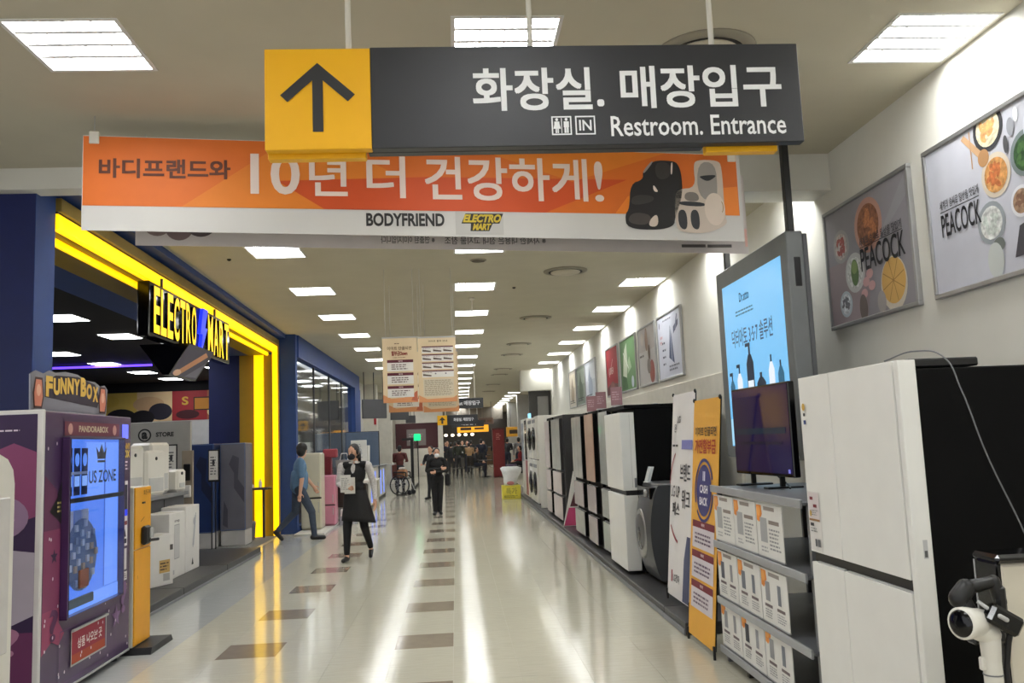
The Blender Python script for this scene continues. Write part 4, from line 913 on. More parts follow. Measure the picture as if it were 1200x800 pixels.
# ---- product shelf with the television on top
SHM = mat('shelf_grey', (104, 106, 110), .4, var=.04)
sx, sy = 1.80, 5.93
t = T('display_shelf', 'grey four-tier display shelf with rows of price cards, beside the big refrigerator', 'shelf', (sx, sy, 0), -PI/2)
for z in (.10, .425, .80, 1.175): MB(SHM).rbox(0, 1.57, -.03, .62, z-.02, z, .004).build('shelf_board', t); MB(mat('shelf_lip', (150, 152, 154), .3)).rbox(0, 1.57, -.045, -.03, z-.035, z+.012, .003).build('price_rail', t)
for a in (0.0, 1.54):
    for b in (.0, .59): MB(SHM).box(a, a+.03, b, b+.03, .0, 1.155).build('post', t)
MB(mat('shelf_back', (158, 150, 138), .6)).box(.0, 1.57, .615, .63, .1, 1.16).build('back_panel', t)
for b in (.1, .9): MB(BLACK).box(b+.3, b+.34, .0, .03, .0, .08).build('foot', t)
def card(i, r, c):
    u0 = (.0, .42, .84)[c]; z = (.813, .438, .113)[r]
    lab = '%s price card in the %s row of the grey shelf' % (('left', 'middle', 'right')[c], ('top', 'middle', 'bottom')[r])
    t = T('price_card', lab, 'card', (sx-.022+.0, sy-u0, z), -PI/2)
    MB(PAPER).rbox(0, .405, 0, .006, 0, .31, .001).build('sheet', t); MB(LGREY).box(0, .405, -.002, .008, 0, .008).build('holder', t)
    p = Print((0,0,0), lift=.0006, base=.0008)
    p.poly([(.01,.3),(.09,.3),(.1,.25),(.05,.2),(.01,.21)], pr(226,140,60)); p.disc(.045,.265,.03,.03,pr(236,164,84),1)
    p.rect(.13, .275, .3, .297, pr(150,140,134))
    if r == 0:
        p.rect(.06, .09, .17, .23, pr(170,170,170)); p.rect(.2, .2, .36, .222, pr(140,126,118)); p.lines(.2,.05,.37,.18,6,pr(150,150,150)); p.lines(.06,.03,.17,.07,2,pr(170,170,170))
    else:
        for k, a in enumerate((.05, .24)):
            cc = random.choice([(90,92,100), (150,150,152), (120,124,132), (60,62,70)]); p.rect(a+.02, .13, a+.09-.02*k, .24, pr(*cc)); p.rect(a, .095, a+.12, .112, pr(110,96,96)); p.lines(a, .03, a+.13, .085, 4, pr(150,150,150))
    p.build('print', t)
for r in range(3):
    for c in range(3): card(0, r, c)
t = T('television', 'flat television with a dark purple screen standing on the grey shelf', 'television', (2.02, 6.13, 1.175), -PI/2+.06)
MB(GLOSSB).rbox(0, .93, 0, .045, .075, .675, .006).build('panel', t); MB(mat('tv_screen_purple', (26, 20, 52), .12, emit=.16, ecol=(48, 34, 110), var=.2, scale=2)).box(.015, .915, -.002, 0, .095, .66).build('screen', t)
for a in (.2, .66): MB(BLACK).rbox(a, a+.08, -.09, .15, 0, .012, .004).build('foot', t); MB(BLACK).box(a+.03, a+.05, .01, .04, .01, .09).build('neck', t)
p = Print((0,-.002,0)); p.rect(.05,.35,.86,.39,scr(60,110,150,.10)); p.rect(.1,.28,.8,.3,scr(60,60,110,.12)); p.rect(.86,.1,.89,.125,scr(150,150,255,.6)); p.build('picture', t)
MB(BLACK).path([(.5,.05,.1),(.55,.12,.02),(.75,.05,.012),(.9,-.02,.012)], .006).build('cable', t)
t = T('router_box', 'small black electronic box on the second shelf behind the price cards', 'box', (2.02, 4.66, .80), -PI/2); MB(BLACK).rbox(0, .16, 0, .2, 0, .10, .01).build('body', t); MB(BLACK).rbox(.03, .13, .05, .15, .10, .17, .01).build('top', t)
# ---- X-banners
def xbanner(x, y, w, h, z, lab, base, draw, lean=.09):
    t = T('banner_stand', lab, 'banner', (x, y, z), -PI/2)
    m = mat('banner_%d_%d_%d' % base, base, .6, var=.02); a = math.atan(lean)
    mb = MB(m); mb.add([(0,0,.05),(w,0,.05),(w,h*lean,h),(0,h*lean,h),(0,.004,.05),(w,.004,.05),(w,h*lean+.004,h),(0,h*lean+.004,h)], [(0,1,2,3),(7,6,5,4),(0,4,5,1),(2,6,7,3),(1,5,6,2),(0,3,7,4)]); mb.build('sheet', t)
    V = Vector((0, lean, 1)).normalized(); p = Print((0, -.05*lean, 0), (1,0,0), V, lift=.001, base=.0015); draw(p, w, h); p.build('print', t)
    c = (w/2, .19, h*.5)
    for q_ in ((.01, h*lean+.01, h), (w-.01, h*lean+.01, h), (.01, .012, .05), (w-.01, .012, .05)): MB(BLACK).tube(q_, c, .007).build('rod', t); 
    for q_ in ((.0, .0, .05), (w, .0, .05)): MB(BLACK).tube((q_[0], .0, .0), (q_[0], .0, .09), .01).build('corner_foot', t)
    MB(BLACK).tube(c, (w/2, .36, 0), .008).build('rear_leg', t)
    for q_ in ((.0, h*lean, h), (w, h*lean, h)): MB(BLACK).ell((q_[0], q_[1], q_[2]), (.015, .012, .018), 8, 6).build('clip', t)
def yb(p, w, h):
    mar = pr(120, 36, 50); nv = pr(52, 50, 110); dkt = pr(90, 66, 30)
    p.text('이마트 단골되면', .07, 1.53, w-.05, 1.60, dkt, .03); p.text('가전할부금', .07, 1.40, w-.06, 1.51, pr(176, 60, 30), .03)
    p.disc(w*.5, 1.13, .19, .19, nv); p.ring(w*.5, 1.13, .235, .235, .025, nv, a0=.4, a1=3.6); p.ring(w*.5, 1.13, .235, .235, .025, nv, a0=3.9, a1=6.2)
    p.text('CASH', w*.5-.1, 1.11, w*.5+.1, 1.17, pr(236,232,240), .03, 1); p.text('BACK', w*.5-.1, 1.02, w*.5+.1, 1.08, pr(236,232,240), .03, 1); p.rect(w*.5-.03,1.2,w*.5+.03,1.27,pr(220,216,236),1); p.rect(w*.5-.004,1.2,w*.5+.004,1.27,nv,2)
    for v in (.70, .48, .26):
        p.rect(.06, v, w-.05, v+.20, pr(214, 206, 210), 0); p.rect(.06, v+.15, w-.05, v+.20, mar, 1); p.text('혜택', w*.44, v+.162, w*.56, v+.188, pr(230,210,210), .02, 2); p.lines(.13, v+.03, w-.12, v+.12, 3, pr(110,90,110), 2, rag=.1)
xbanner(1.72, 6.62, .66, 1.80, 0, 'mustard yellow X-banner with a round navy CASH BACK badge', (228, 168, 62), yb)
def wb(p, w, h):
    rd = pr(150, 50, 60); dkt = pr(60, 56, 60)
    p.text('LG', .2, 1.55, .3, 1.61, dkt, .02); p.text('온', .1, 1.47, .17, 1.54, dkt, .01); p.lines(.05,1.33,.3,1.37,1,dkt); p.rect(.36,1.32,.7,1.4,pr(120,120,180))
    p.ring(.4, .95, .42, .42, .02, rd, a0=2.2, a1=3.0); p.ring(.4, .95, .48, .45, .025, rd, a0=3.9, a1=4.5)
    p.text('브랜드', .33, 1.05, .66, 1.2, dkt, .02); p.text('LG UP', .05, .9, .33, 1.0, dkt, .01); p.text('위크', .4, .82, .66, .98, dkt, .02); p.text('페스', .1, .74, .34, .86, dkt, .02)
    p.rect(.12,.17,.16,.27,pr(150,50,60)); p.text('LG전자', .18, .18, .4, .25, dkt, .01); p.poly([(.5,.06),(.7,.06),(.7,.6),(.6,.6),(.52,.4)], pr(74,80,110))
xbanner(1.84, 7.72, .72, 1.80, .1, 'white X-banner with dark Korean lettering behind the yellow one', (226, 222, 220), wb)
# ---- wall display kiosk
KX = 2.5
t = T('advertising_display', 'large grey advertising display lit pale blue, hung on black poles by the right wall', 'display', (KX, 7.80, 1.32), -PI/2)
w, h = 1.72, 1.70
MB(mat('kiosk_grey', (116, 119, 120), .45)).rbox(0, w, 0, .13, 0, h, .008).build('housing', t); MB(mat('kiosk_side', (92, 94, 96), .5)).rbox(.02, w-.01, .13, .17, .02, h-.02, .006).build('rear_housing', t)
SCB = scr(120, 196, 246, .95); MB(SCB).box(.17, w-.13, -.003, 0, .10, h-.16).build('screen', t)
p = Print((0,-.003,0)); cD = scr(60, 100, 150, .5); cK = pr(44, 60, 84); cW_ = scr(236, 244, 252, .95); cT = scr(46, 120, 160, .6)
p.text('Dr.atto', .62, 1.34, .86, 1.42, cK, .01); p.lines(.5,1.22,1.0,1.28,2,cT); p.text('닥터아토 3·5·7 솔루션', .36, .96, 1.34, 1.12, cD, .012)
def bott(u, bw, bh, z, col, pump):
    p.poly([(u-bw,z),(u+bw,z),(u+bw,z+bh*.75),(u+bw*.4,z+bh*.88),(u-bw*.4,z+bh*.88),(u-bw,z+bh*.75)], col, 1); p.rect(u-bw*.25,z+bh*.88,u+bw*.25,z+bh,cK,1)
    if pump: p.rect(u-bw*1.1,z+bh,u+bw*.3,z+bh+.03,cK,1)
    p.rect(u-bw*.8,z+bh*.25,u+bw*.8,z+bh*.5,cW_,2)
for u, bw, bh, c_, pm in ((.3,.06,.36,cT,1), (.5,.065,.42,cW_,1), (.78,.085,.58,cK,1), (1.02,.1,.34,cK,0), (1.26,.06,.46,cW_,0), (1.45,.06,.4,cT,0)): bott(u, bw, bh, .36, c_, pm)
p.rect(.18,.11,w-.14,.34,scr(170,222,250,.95),0); p.disc(1.3,.3,.15,.06,scr(150,210,150,.7),1); p.build('picture', t)
for a in (.1, w-.12): MB(BLACK).rbox(a, a+.06, .05, .1, h, CH-1.32, .003).build('hanging_pole', t)
MB(BLACK).rbox(w-.02, w+.004, .05, .1, h-.42, h-.2, .004).build('side_vent', t)
for a in (.45, .7): MB(DGREY).box(a, a+.06, .17, .54, .7, .76).build('wall_bracket', t)

# ---- washing machine (front faces -x, domed)
t = T('washing_machine', 'dark silver front-load washing machine with bulging door, before the white X-banner', 'washing machine', (1.86, 9.02, .10), -PI/2)
WS = mat('washer_silver', (92, 94, 98), .35, metal=.5, var=.05)
w, h = .66, .95
prof = []
mb = MB(WS); n = 14; vs = []
for j in range(n+1):
    z = .04+(h-.04)*j/n; bulge = .15*math.sin(PI*min(1, max(0, (z-.02)/(h*.98))))**.7
    for i in range(9):
        u = i/8; vs.append((w*u, .10-bulge*(1-.35*(2*u-1)**2)+.0, z))
fs = [(j*9+i, j*9+i+1, (j+1)*9+i+1, (j+1)*9+i) for j in range(n) for i in range(8)]; mb.add(vs, fs, True); mb.build('front_panel', t)
mb = MB(mat('washer_side', (66, 67, 70), .4, metal=.3)); mb.box(.0, w, .10, .72, .04, h)
for sx_ in (0, 8):
    pts = [vs[j*9+sx_] for j in range(n+1)]+[(pts_x, .10, z) for pts_x, z in ((vs[sx_][0], h), (vs[sx_][0], .04))]
    mb.add(pts, [tuple(range(len(pts)))] if sx_ else [tuple(range(len(pts)))[::-1]])
mb.build('cabinet', t); MB(BLACK).box(.04, w-.04, .14, .68, 0, .04).build('plinth', t)
MB(STEEL).lathe([(.235, .0), (.25, .02), (.24, .05), (.19, .06), (.185, .03)], w/2, -.03, .47, 32, 'y').build('door_ring', t); MB(GLOSSB).lathe([(.185, .0), (.15, -.035), (.05, -.05), (.01, -.052)], w/2, .0, .47, 28, 'y').build('door_glass', t)
MB(GLOSSB).rbox(.04, w-.04, .02, .11, .82, .93, .006).build('control_panel', t); MB(STEEL).lathe([(.035, -.03), (.035, 0)], w*.72, .03, .875, 20, 'y').build('dial', t)
MB(STEEL).rbox(0, w, .1, .72, h, h+.015, .004).build('top', t); p = Print((w, 0, 0), (0,1,0), (0,0,1)); p.rect(.5,.85,.62,.89,pr(176,176,176)); p.lines(.51,.855,.61,.885,2,pr(80,80,80),1); p.build('label', t)
t = T('card_holder', 'clear slanted card holder standing on the washing machine', 'sign', (1.93, 8.72, 1.065)); mb = MB(mat('clear_acrylic', (214, 216, 216), .15)); mb.prism([(0,0),(.035,0),(.085,.16),(.05,.16)], 0, .12); mb.build('plate', t); MB(LGREY).rbox(-.01,.06,-.005,.125,-.0,.008,.002).build('foot', t)
# ---- row of refrigerators
def fridge(y, w, h, label, cols, tiers, frame=.02, depth=.74, x=1.80, body=BODYB, near=.02):
    t = T('refrigerator', label, 'refrigerator', (x, y, .10), -PI/2)
    MB(body).rbox(0, w, .06, depth, .03, h, .006).build('body', t); MB(BLACK).box(.03, w-.03, .08, depth-.05, 0, .03).build('plinth', t)
    n = len(tiers)
    for i, (z0, z1) in enumerate(tiers):
        MB(cols[i]).rbox(frame, w-near, 0, .012, z0, z1, .002).build('door', t); MB(body).box(frame+.002, w-near-.002, .012, .06, z0+.002, z1-.002).build('door_core', t)
    for (z0, z1) in tiers[:-1]: MB(LGREY).rbox(frame+.01, w-near-.01, .02, .04, z1-.0, z1+.006, .001).build('handle_strip', t)
    return t
T3 = ((.05, .39), (.45, .80), (.86, 1.76))
MARB = mat('door_marble', (180, 180, 176), .25, var=.16, scale=3, coat=.4); PEACH = mat('door_peach', (206, 172, 150), .3, var=.06, coat=.4); LILAC = mat('door_mauve', (172, 160, 164), .25, coat=.4); GRYD = mat('door_mist_grey', (172, 175, 172), .25, var=.08, coat=.4); PNKW = mat('door_pink_white', (208, 196, 196), .3, coat=.3)
# white two-door with thick white door edge
t = T('refrigerator', 'white two-door refrigerator with an exposed black side, next to the washing machine', 'refrigerator', (1.76, 10.05, .10), -PI/2)
MB(BODYB).rbox(.0, .95, .16, 1.05, .03, 1.74, .006).build('body', t); MB(BLACK).box(.03, .92, .2, 1.0, 0, .03).build('plinth', t)
MB(DW).rbox(0, .95, 0, .155, .87, 1.70, .006).build('door', t); MB(DW).rbox(0, .95, 0, .155, .035, .82, .006).build('door', t); MB(BLACK).box(.005, .945, .03, .17, .815, .875).build('handle_gap', t); MB(BODYB).rbox(-.0, .97, .05, 1.06, 1.74, 1.78, .005).build('top_cover', t); MB(LGREY).rbox(.3, .9, .4, .44, 1.78, 1.79, .002).build('top_rail', t)
p = Print((.95, 0, 0), (0,1,0), (0,0,1)); p.rect(.125,.9,.15,1.0,pr(120,120,124)); p.rect(.1,.9,.104,1.68,pr(190,188,182)); p.build('side_label', t)
fridge(10.95, .72, 1.80, 'mist grey three-door refrigerator, left of the white two-door one', (GRYD, GRYD, GRYD), T3, x=1.83, near=.10)
fridge(11.98, .98, 1.80, 'black-framed refrigerator with a peach upper door', (LILAC, LILAC, PEACH), T3, .05, x=1.80, near=.24)
fridge(13.30, 1.16, 1.80, 'black-framed refrigerator with a marbled grey upper door', (GRYD, LILAC, MARB), T3, .03, x=1.80, near=.22)
fridge(16.1, 1.42, 1.86, 'black-framed refrigerator with pinkish white doors and a dark exposed side', (PNKW, PNKW, GRYD), ((.05, .44), (.48, .86), (.9, 1.80)), .03, x=1.79, near=.16, body=mat('fridge_dark_side', (44, 43, 44), .4))
fridge(17.3, 1.02, 1.86, 'black-framed refrigerator with pale pink doors, farthest of the three-door ones', (PNKW, PNKW, PNKW), ((.05, .44), (.48, .86), (.9, 1.80)), .03, x=1.79, near=.22)
for i, (y, z, dx) in enumerate(((10.75, 1.9, .12), (11.8, 1.9, .1), (12.9, 1.9, .14))):
    t = T('header_sign', '%s small mauve acrylic sign standing on the refrigerators' % ('nearest', 'middle', 'farthest')[i], 'sign', (1.86+dx, y, z), -.5)
    MB(mat('mauve_acrylic', (150, 112, 118), .3, var=.08)).rbox(0, .15, 0, .008, .04, .27, .002).build('panel', t); MB(LGREY).rbox(.03, .12, -.05, .06, 0, .04, .002).build('foot', t); p = Print((0,0,0)); p.lines(.02,.1,.13,.22,4,pr(190,160,164)); p.build('print', t)
# white partition and stacked washers beyond
t = T('partition', 'plain white partition panel across the appliance row', 'partition', (1.76, 18.3, .1)); MB(APPW).rbox(0, 1.16, 0, .06, 0, 1.96, .006).build('panel', t); MB(APPW).rbox(0, 1.16, .06, .9, 1.9, 1.96, .006).build('top_board', t)
for i, (y, lab) in enumerate(((20.15, 'near white stacked washer and dryer tower with black round doors'), (21.25, 'far white stacked washer and dryer tower with black round doors'))):
    t = T('washer_tower', lab, 'washing machine', (1.80, y, .10), -PI/2); w = .9 if i else .8
    MB(APPW).rbox(0, w, 0, .75, .02, .98, .01).build('washer_body', t); MB(APPW).rbox(0, w, 0, .75, 1.0, 1.95, .01).build('dryer_body', t); MB(BLACK).box(.03, w-.03, .03, .7, 0, 1.0).build('inner_frame', t)
    for z in (.45, 1.47): MB(GLOSSB).lathe([(.26, 0), (.27, -.03), (.2, -.05), (.05, -.07), (.01, -.07)], w/2, 0, z, 28, 'y').build('round_door', t); MB(MGREY).rbox(.05, w-.05, -.01, 0, z+.36, z+.44, .003).build('control_strip', t)
t = T('clothes_care_cabinet', 'white clothes-care cabinet with black mirror top and dull red lower panel', 'appliance', (1.80, 22.6, .10), -PI/2)
MB(APPW).rbox(0, .95, 0, .75, .02, 2.0, .01).build('body', t); MB(GLOSSB).rbox(.2, .75, -.01, 0, .95, 1.95, .004).build('mirror_panel', t); MB(mat('dull_red', (150, 70, 70), .35)).rbox(.2, .75, -.01, 0, .06, .93, .004).build('lower_panel', t); MB(BLACK).box(.03,.92,.03,.7,0,.02).build('plinth', t)
t = T('end_cabinet', 'white end cabinet with grey door at the far end of the appliance row', 'appliance', (1.80, 23.6, .10), -PI/2); MB(APPW).rbox(0, .9, 0, .75, .02, 2.0, .01).build('body', t); MB(mat('door_steel_blue', (130, 140, 152), .3)).rbox(.15, .75, -.01, 0, .9, 1.9, .004).build('door', t); MB(BLACK).box(.03,.87,.03,.7,0,.02).build('plinth', t)
tag(MB(scr(150, 220, 255, 1.4)).rbox(0, .3, 0, .06, 0, .14, .01).build('light_box', None, (1.92, 22.6, 2.1), -PI/2), 'small glowing blue light box on the clothes-care cabinet', 'light')
# pink A-frame standee
t = T('floor_standee', 'white triangular standee with a pink foot between the refrigerators', 'sign', (1.74, 14.35, .10)); mb = MB(PAPER); mb.prism([(0,0),(.28,0),(.24,.84),(.2,.9)], 0, .03); mb.build('panel', t)
p = Print((0,0,0)); p.poly([(.01,.01),(.27,.01),(.26,.3),(.1,.3)], pr(216,80,130)); p.poly([(.12,.32),(.25,.32),(.22,.6)], pr(90,50,60)); p.build('print', t); MB(BLACK).tube((.2,.03,.5),(.3,.3,0),.01).build('strut', t)
# promo stand: white pillow-like pack on a yellow box
t = T('yellow_crate', 'yellow printed carton on the floor at the end of the appliance row', 'box', (1.19, 23.1, 0)); MB(mat('carton_yellow', (214, 200, 66), .5, var=.12, scale=5)).rbox(0, .5, 0, .36, 0, .36, .008).build('box', t); p = Print((0,0,0)); p.text('특가', .1,.12,.4,.3,pr(160,150,60),.03); p.lines(.05,.03,.45,.1,2,pr(120,120,60)); p.build('print', t)
t = T('packing_bags', 'crumpled white plastic bag resting on the yellow carton', 'bag', (1.42, 23.2, .36)); 
mb = MB(mat('white_plastic_bag', (226, 226, 226), .4, bump=.3, scale=14)); mb.rings([(Vector((0,0,.0)), .16), (Vector((0,0,.1)), .18), (Vector((0.02,0,.22)), .2), (Vector((.05,0,.36)), .27), (Vector((.03,0,.46)), .29), (Vector((.0,0,.5)), .2)], Vector((1,0,0)), Vector((0,.6,0)), 14); mb.build('bag', t); mb = MB(mat('pink_flap', (190, 120, 120), .6)); mb.ell((0, -.11, .06), (.1, .03, .05)); mb.build('knot', t)
tag(MB(pr(96, 80, 100)).rbox(-.16, .14, -.05, .05, 0, .05, .02).build('folded_cloth', None, (1.48, 23.2, .87), .2), 'dark folded cloth lying on the white plastic bag', 'cloth')
# ================================================================== PEOPLE
def cap(a, b, r0, r1, m): return ('c', Vector(a), Vector(b), r0, r1, m)
def ell(c, r, m): return ('e', Vector(c), Vector(r), 0, 0, m)
def fuse(prims, vox, name, parent, paint=(), smooth=3):
    mb = MB(SKIN)
    for k, a, b, r0, r1, m in prims:
        if k == 'c': mb.capsule(a, b, r0, r1, 12, 4)
        else: mb.ell(a, b, 14, 8)
    o = mb.build('tmp')
    md = o.modifiers.new('r', 'REMESH'); md.mode = 'VOXEL'; md.voxel_size = vox
    sm = o.modifiers.new('s', 'SMOOTH'); sm.iterations = smooth; sm.factor = .5
    dg = bpy.context.evaluated_depsgraph_get(); me = bpy.data.meshes.new_from_object(o.evaluated_get(dg), depsgraph=dg)
    bpy.data.objects.remove(o)
    ms = []
    for p in prims:
        if p[5] not in ms: ms.append(p[5])
    for p in paint:
        if p[2] not in ms: ms.append(p[2])
    me.materials.clear()
    for m in ms: me.materials.append(m)
    n = len(me.polygons); ce = np.empty(n*3); me.polygons.foreach_get('center', ce); ce = ce.reshape(-1, 3)
    best = np.full(n, 1e9); idx = np.zeros(n, int)
    for k, a, b, r0, r1, m in prims:
        a_, b_ = np.array(a), np.array(b)
        if k == 'c':
            ab = b_-a_; L = max(ab@ab, 1e-9); t = np.clip((ce-a_)@ab/L, 0, 1); d = np.linalg.norm(ce-a_-t[:, None]*ab, axis=1)-(r0+(r1-r0)*t)
        else: d = (np.linalg.norm((ce-a_)/b_, axis=1)-1)*b_.min()
        q_ = d < best; best[q_] = d[q_]; idx[q_] = ms.index(m)
    for c, r, m in paint:
        q_ = np.linalg.norm((ce-np.array(c))/np.array(r), axis=1) < 1; idx[q_] = ms.index(m)
    me.polygons.foreach_set('material_index', idx.tolist()); me.polygons.foreach_set('use_smooth', [True]*n); me.update(); me.name = name
    o = bpy.data.objects.new(name, me); C.objects.link(o); o.parent = parent
    return o
def hand(wrist, d, out, m, h=1.6, curl=.5, up=Vector((0,0,1))):
    """palm + four unequal fingers + thumb: d along the hand, out = thumb side"""
    d = Vector(d).normalized(); out = Vector(out); out = (out-d*out.dot(d)).normalized(); nrm = d.cross(out)
    w = Vector(wrist); s = h/1.7; L = []
    L.append(cap(w, w+d*.075*s, .026*s, .03*s, m)); L.append(cap(w+d*.03*s+out*.018*s, w+d*.08*s-out*.022*s, .019*s, .02*s, m))
    for i, (o_, ln) in enumerate(((.028, .07), (.010, .08), (-.009, .075), (-.027, .058))):
        b = w+d*.085*s+out*o_*s; k = b+d*ln*.5*s; e = k+(d*math.cos(curl)+nrm*math.sin(curl))*ln*.5*s
        L.append(cap(b, k, .0088*s, .0085*s, m)); L.append(cap(k, e, .0085*s, .0075*s, m))
    b = w+d*.025*s+out*.028*s; k = b+(d*.6+out*.7).normalized()*.04*s; L.append(cap(b, k, .012*s, .01*s, m)); L.append(cap(k, k+(d*.9+out*.2).normalized()*.03*s, .01*s, .0085*s, m))
    return L
def head(c, f, h, m, paint, mask=None, lip=None):
    """c: head centre, f: facing direction (unit, horizontal-ish)"""
    c = Vector(c); f = Vector(f).normalized(); s = h/1.65; r = Vector((0,0,1)).cross(f).normalized(); up = f.cross(r)*1.0
    if up.z < 0: up = -up
    P_ = [ell(c+up*.018*s, (.074*s, .082*s, .098*s), m), cap(c+f*.022*s-up*.03*s, c+f*.045*s-up*.085*s, .058*s, .036*s, m),
          cap(c+f*.078*s+up*.005*s, c+f*.095*s-up*.022*s, .010*s, .013*s, m)]
    for q_ in (-1, 1): P_.append(ell(c+r*q_*.077*s-f*.008*s-up*.01*s, (.012*s, .018*s, .028*s), m))
    ey = mat('eye_dark', (24, 20, 20), .3)
    for q_ in (-1, 1): paint.append((c+f*.08*s+r*q_*.031*s+up*.008*s, (.014*s, .014*s, .009*s), ey)); paint.append((c+f*.083*s+r*q_*.031*s+up*.03*s, (.02*s, .016*s, .005*s), HAIR))
    if not mask: paint.append((c+f*.085*s-up*.062*s, (.024*s, .024*s, .007*s), mat('lips', (160, 84, 80), .5)))
    return P_
BLK = mat('cloth_black', (20, 20, 23), .8, var=.15, scale=25); WSH = mat('shirt_white_print', (206, 202, 200), .8, var=.22, scale=60); SHB = mat('shirt_blue', (88, 120, 150), .8, var=.06, scale=12); JEAN = mat('jeans_grey_blue', (58, 68, 84), .85, var=.12, scale=14); SHOE = mat('shoe_black', (20, 20, 22), .45)

# ---- woman in vest walking toward the camera
wo = T('person', 'person in a black vest, long apron skirt and dark mask, walking and holding papers', 'person', (-1.42, 12.17, 0), -.08)
pa = []; H_ = 1.6
B = [ell((0,0,.86),(.155,.115,.13),BLK), ell((0,0,1.0),(.13,.10,.12),BLK), ell((0,0,1.17),(.15,.108,.16),BLK), cap((-.13,0,1.30),(.13,0,1.30),.055,.055,BLK), cap((0,.0,1.32),(0,-.01,1.40),.048,.045,SKIN)]
B += head((-.01,-.035,1.475), (-.42,-.9,-.08), 1.62, SKIN, pa, mask=True)
# arm at image left bent, holding papers; arm at image right hanging
B += [cap((-.185,.0,1.29),(-.225,.0,1.05),.056,.045,WSH), cap((-.225,0,1.05),(-.10,-.19,.985),.042,.034,WSH), cap((-.10,-.19,.985),(-.075,-.215,.98),.025,.024,SKIN)]
B += hand((-.075,-.215,.98),(.75,-.4,.15),(0,-.3,1),SKIN,1.6,.9)
B += [cap((.185,.0,1.29),(.25,.03,1.05),.056,.046,WSH), cap((.25,.03,1.05),(.275,-.02,.84),.043,.034,WSH), cap((.275,-.02,.84),(.275,-.025,.81),.025,.024,SKIN)]
B += hand((.275,-.025,.81),(.02,-.12,-1),(-.3,-1,0),SKIN,1.6,.5)
# legs: image-left leg forward, image-right leg trailing with the heel raised
B += [cap((-.075,0,.84),(-.10,-.10,.46),.088,.062,BLK), cap((-.10,-.10,.46),(-.10,-.16,.12),.062,.042,BLK), cap((-.10,-.16,.12),(-.10,-.165,.06),.032,.03,SKIN), cap((-.10,-.135,.045),(-.125,-.29,.032),.04,.03,SHOE)]
B += [cap((.075,.02,.84),(.115,.0,.46),.088,.060,BLK), cap((.115,.0,.46),(.15,.24,.16),.060,.042,BLK), cap((.15,.24,.16),(.155,.25,.12),.032,.03,SKIN), cap((.155,.265,.10),(.165,.16,.03),.036,.03,SHOE)]
# shirt front and collar
pa += [((-.01,-.10,1.28),(.032,.06,.09),WSH), ((-.045,-.09,1.345),(.05,.07,.03),WSH), ((.045,-.09,1.345),(.05,.07,.03),WSH)]
fuse(B, .0075, 'body', wo, pa)
mb = MB(BLK); vs = []; n = 28; rows = 7          # long apron skirt: open cone with folds
for k_, off in ((0, 0), (1, -.008)):
    for j in range(rows+1):
        t_ = j/rows; z = .96-.44*t_; 
        for i in range(n):
            a = 2*PI*i/n; fl_ = 1+.06*math.sin(5*a+1)*t_
            rx = (.15+.065*t_)*fl_+off; ry = (.12+.09*t_)*fl_+off; sw = .05*t_*(1 if math.cos(a) > 0 else .2)
            vs.append((rx*math.cos(a)+sw, ry*math.sin(a)-.01+.03*t_, z-.03*t_*math.cos(a-.6)))
N_ = n*(rows+1); fs = []
for j in range(rows):
    for i in range(n):
        a, b, c, d = j*n+i, j*n+(i+1) % n, (j+1)*n+(i+1) % n, (j+1)*n+i
        fs.append((d, c, b, a)); fs.append((N_+a, N_+b, N_+c, N_+d))
for i in range(n): j = rows*n; fs.append((j+i, N_+j+i, N_+j+(i+1) % n, j+(i+1) % n))
mb.add(vs, fs, True); mb.build('apron_skirt', wo)
hc = Vector((-.01,-.035,1.475)); hf = Vector((-.42,-.9,0)).normalized(); hr = Vector((-hf.y, hf.x, 0))
fuse([ell(hc+Vector((0,0,.036))-hf*.016,(.083,.089,.092),HAIR), ell(hc-hf*.045-Vector((0,0,.02)),(.075,.07,.085),HAIR), cap(hc-hf*.11+Vector((0,0,0)), hc-hf*.14-Vector((0,0,.13)),.04,.025,HAIR)]+[ell(hc+hr*q_*.072+Vector((0,0,.015)),(.02,.035,.05),HAIR) for q_ in (-1,1)], .008, 'hair', wo)
fuse([ell(hc+hf*.052-Vector((0,0,.055)),(.056,.056,.052),mat('mask_black',(36,35,38),.8))], .008, 'mask', wo)
t = T('paper_sheets', 'white leaflet sheets held in the hand of the vest wearer', 'papers', (-1.52, 11.93, .94), -.2); MB(PAPER).rbox(-.075, .07, -.006, 0, 0, .235, .001).build('sheet', t); MB(PAPER).rbox(-.02, .13, .001, .007, -.02, .20, .001).build('sheet', t)
p = Print((0,-.006,0)); p.lines(-.06,.03,.05,.2,7,pr(170,168,166)); p.line([(0,.01),(0,.225)],.003,pr(190,188,186),1); p.build('print', t)
# ---- man in a blue shirt walking to the right, seen from side and behind
ma = T('person', 'person in a blue short-sleeved shirt and grey jeans walking right, face turned away', 'person', (-2.72, 15.1, 0), PI/2+.25)
pa = []
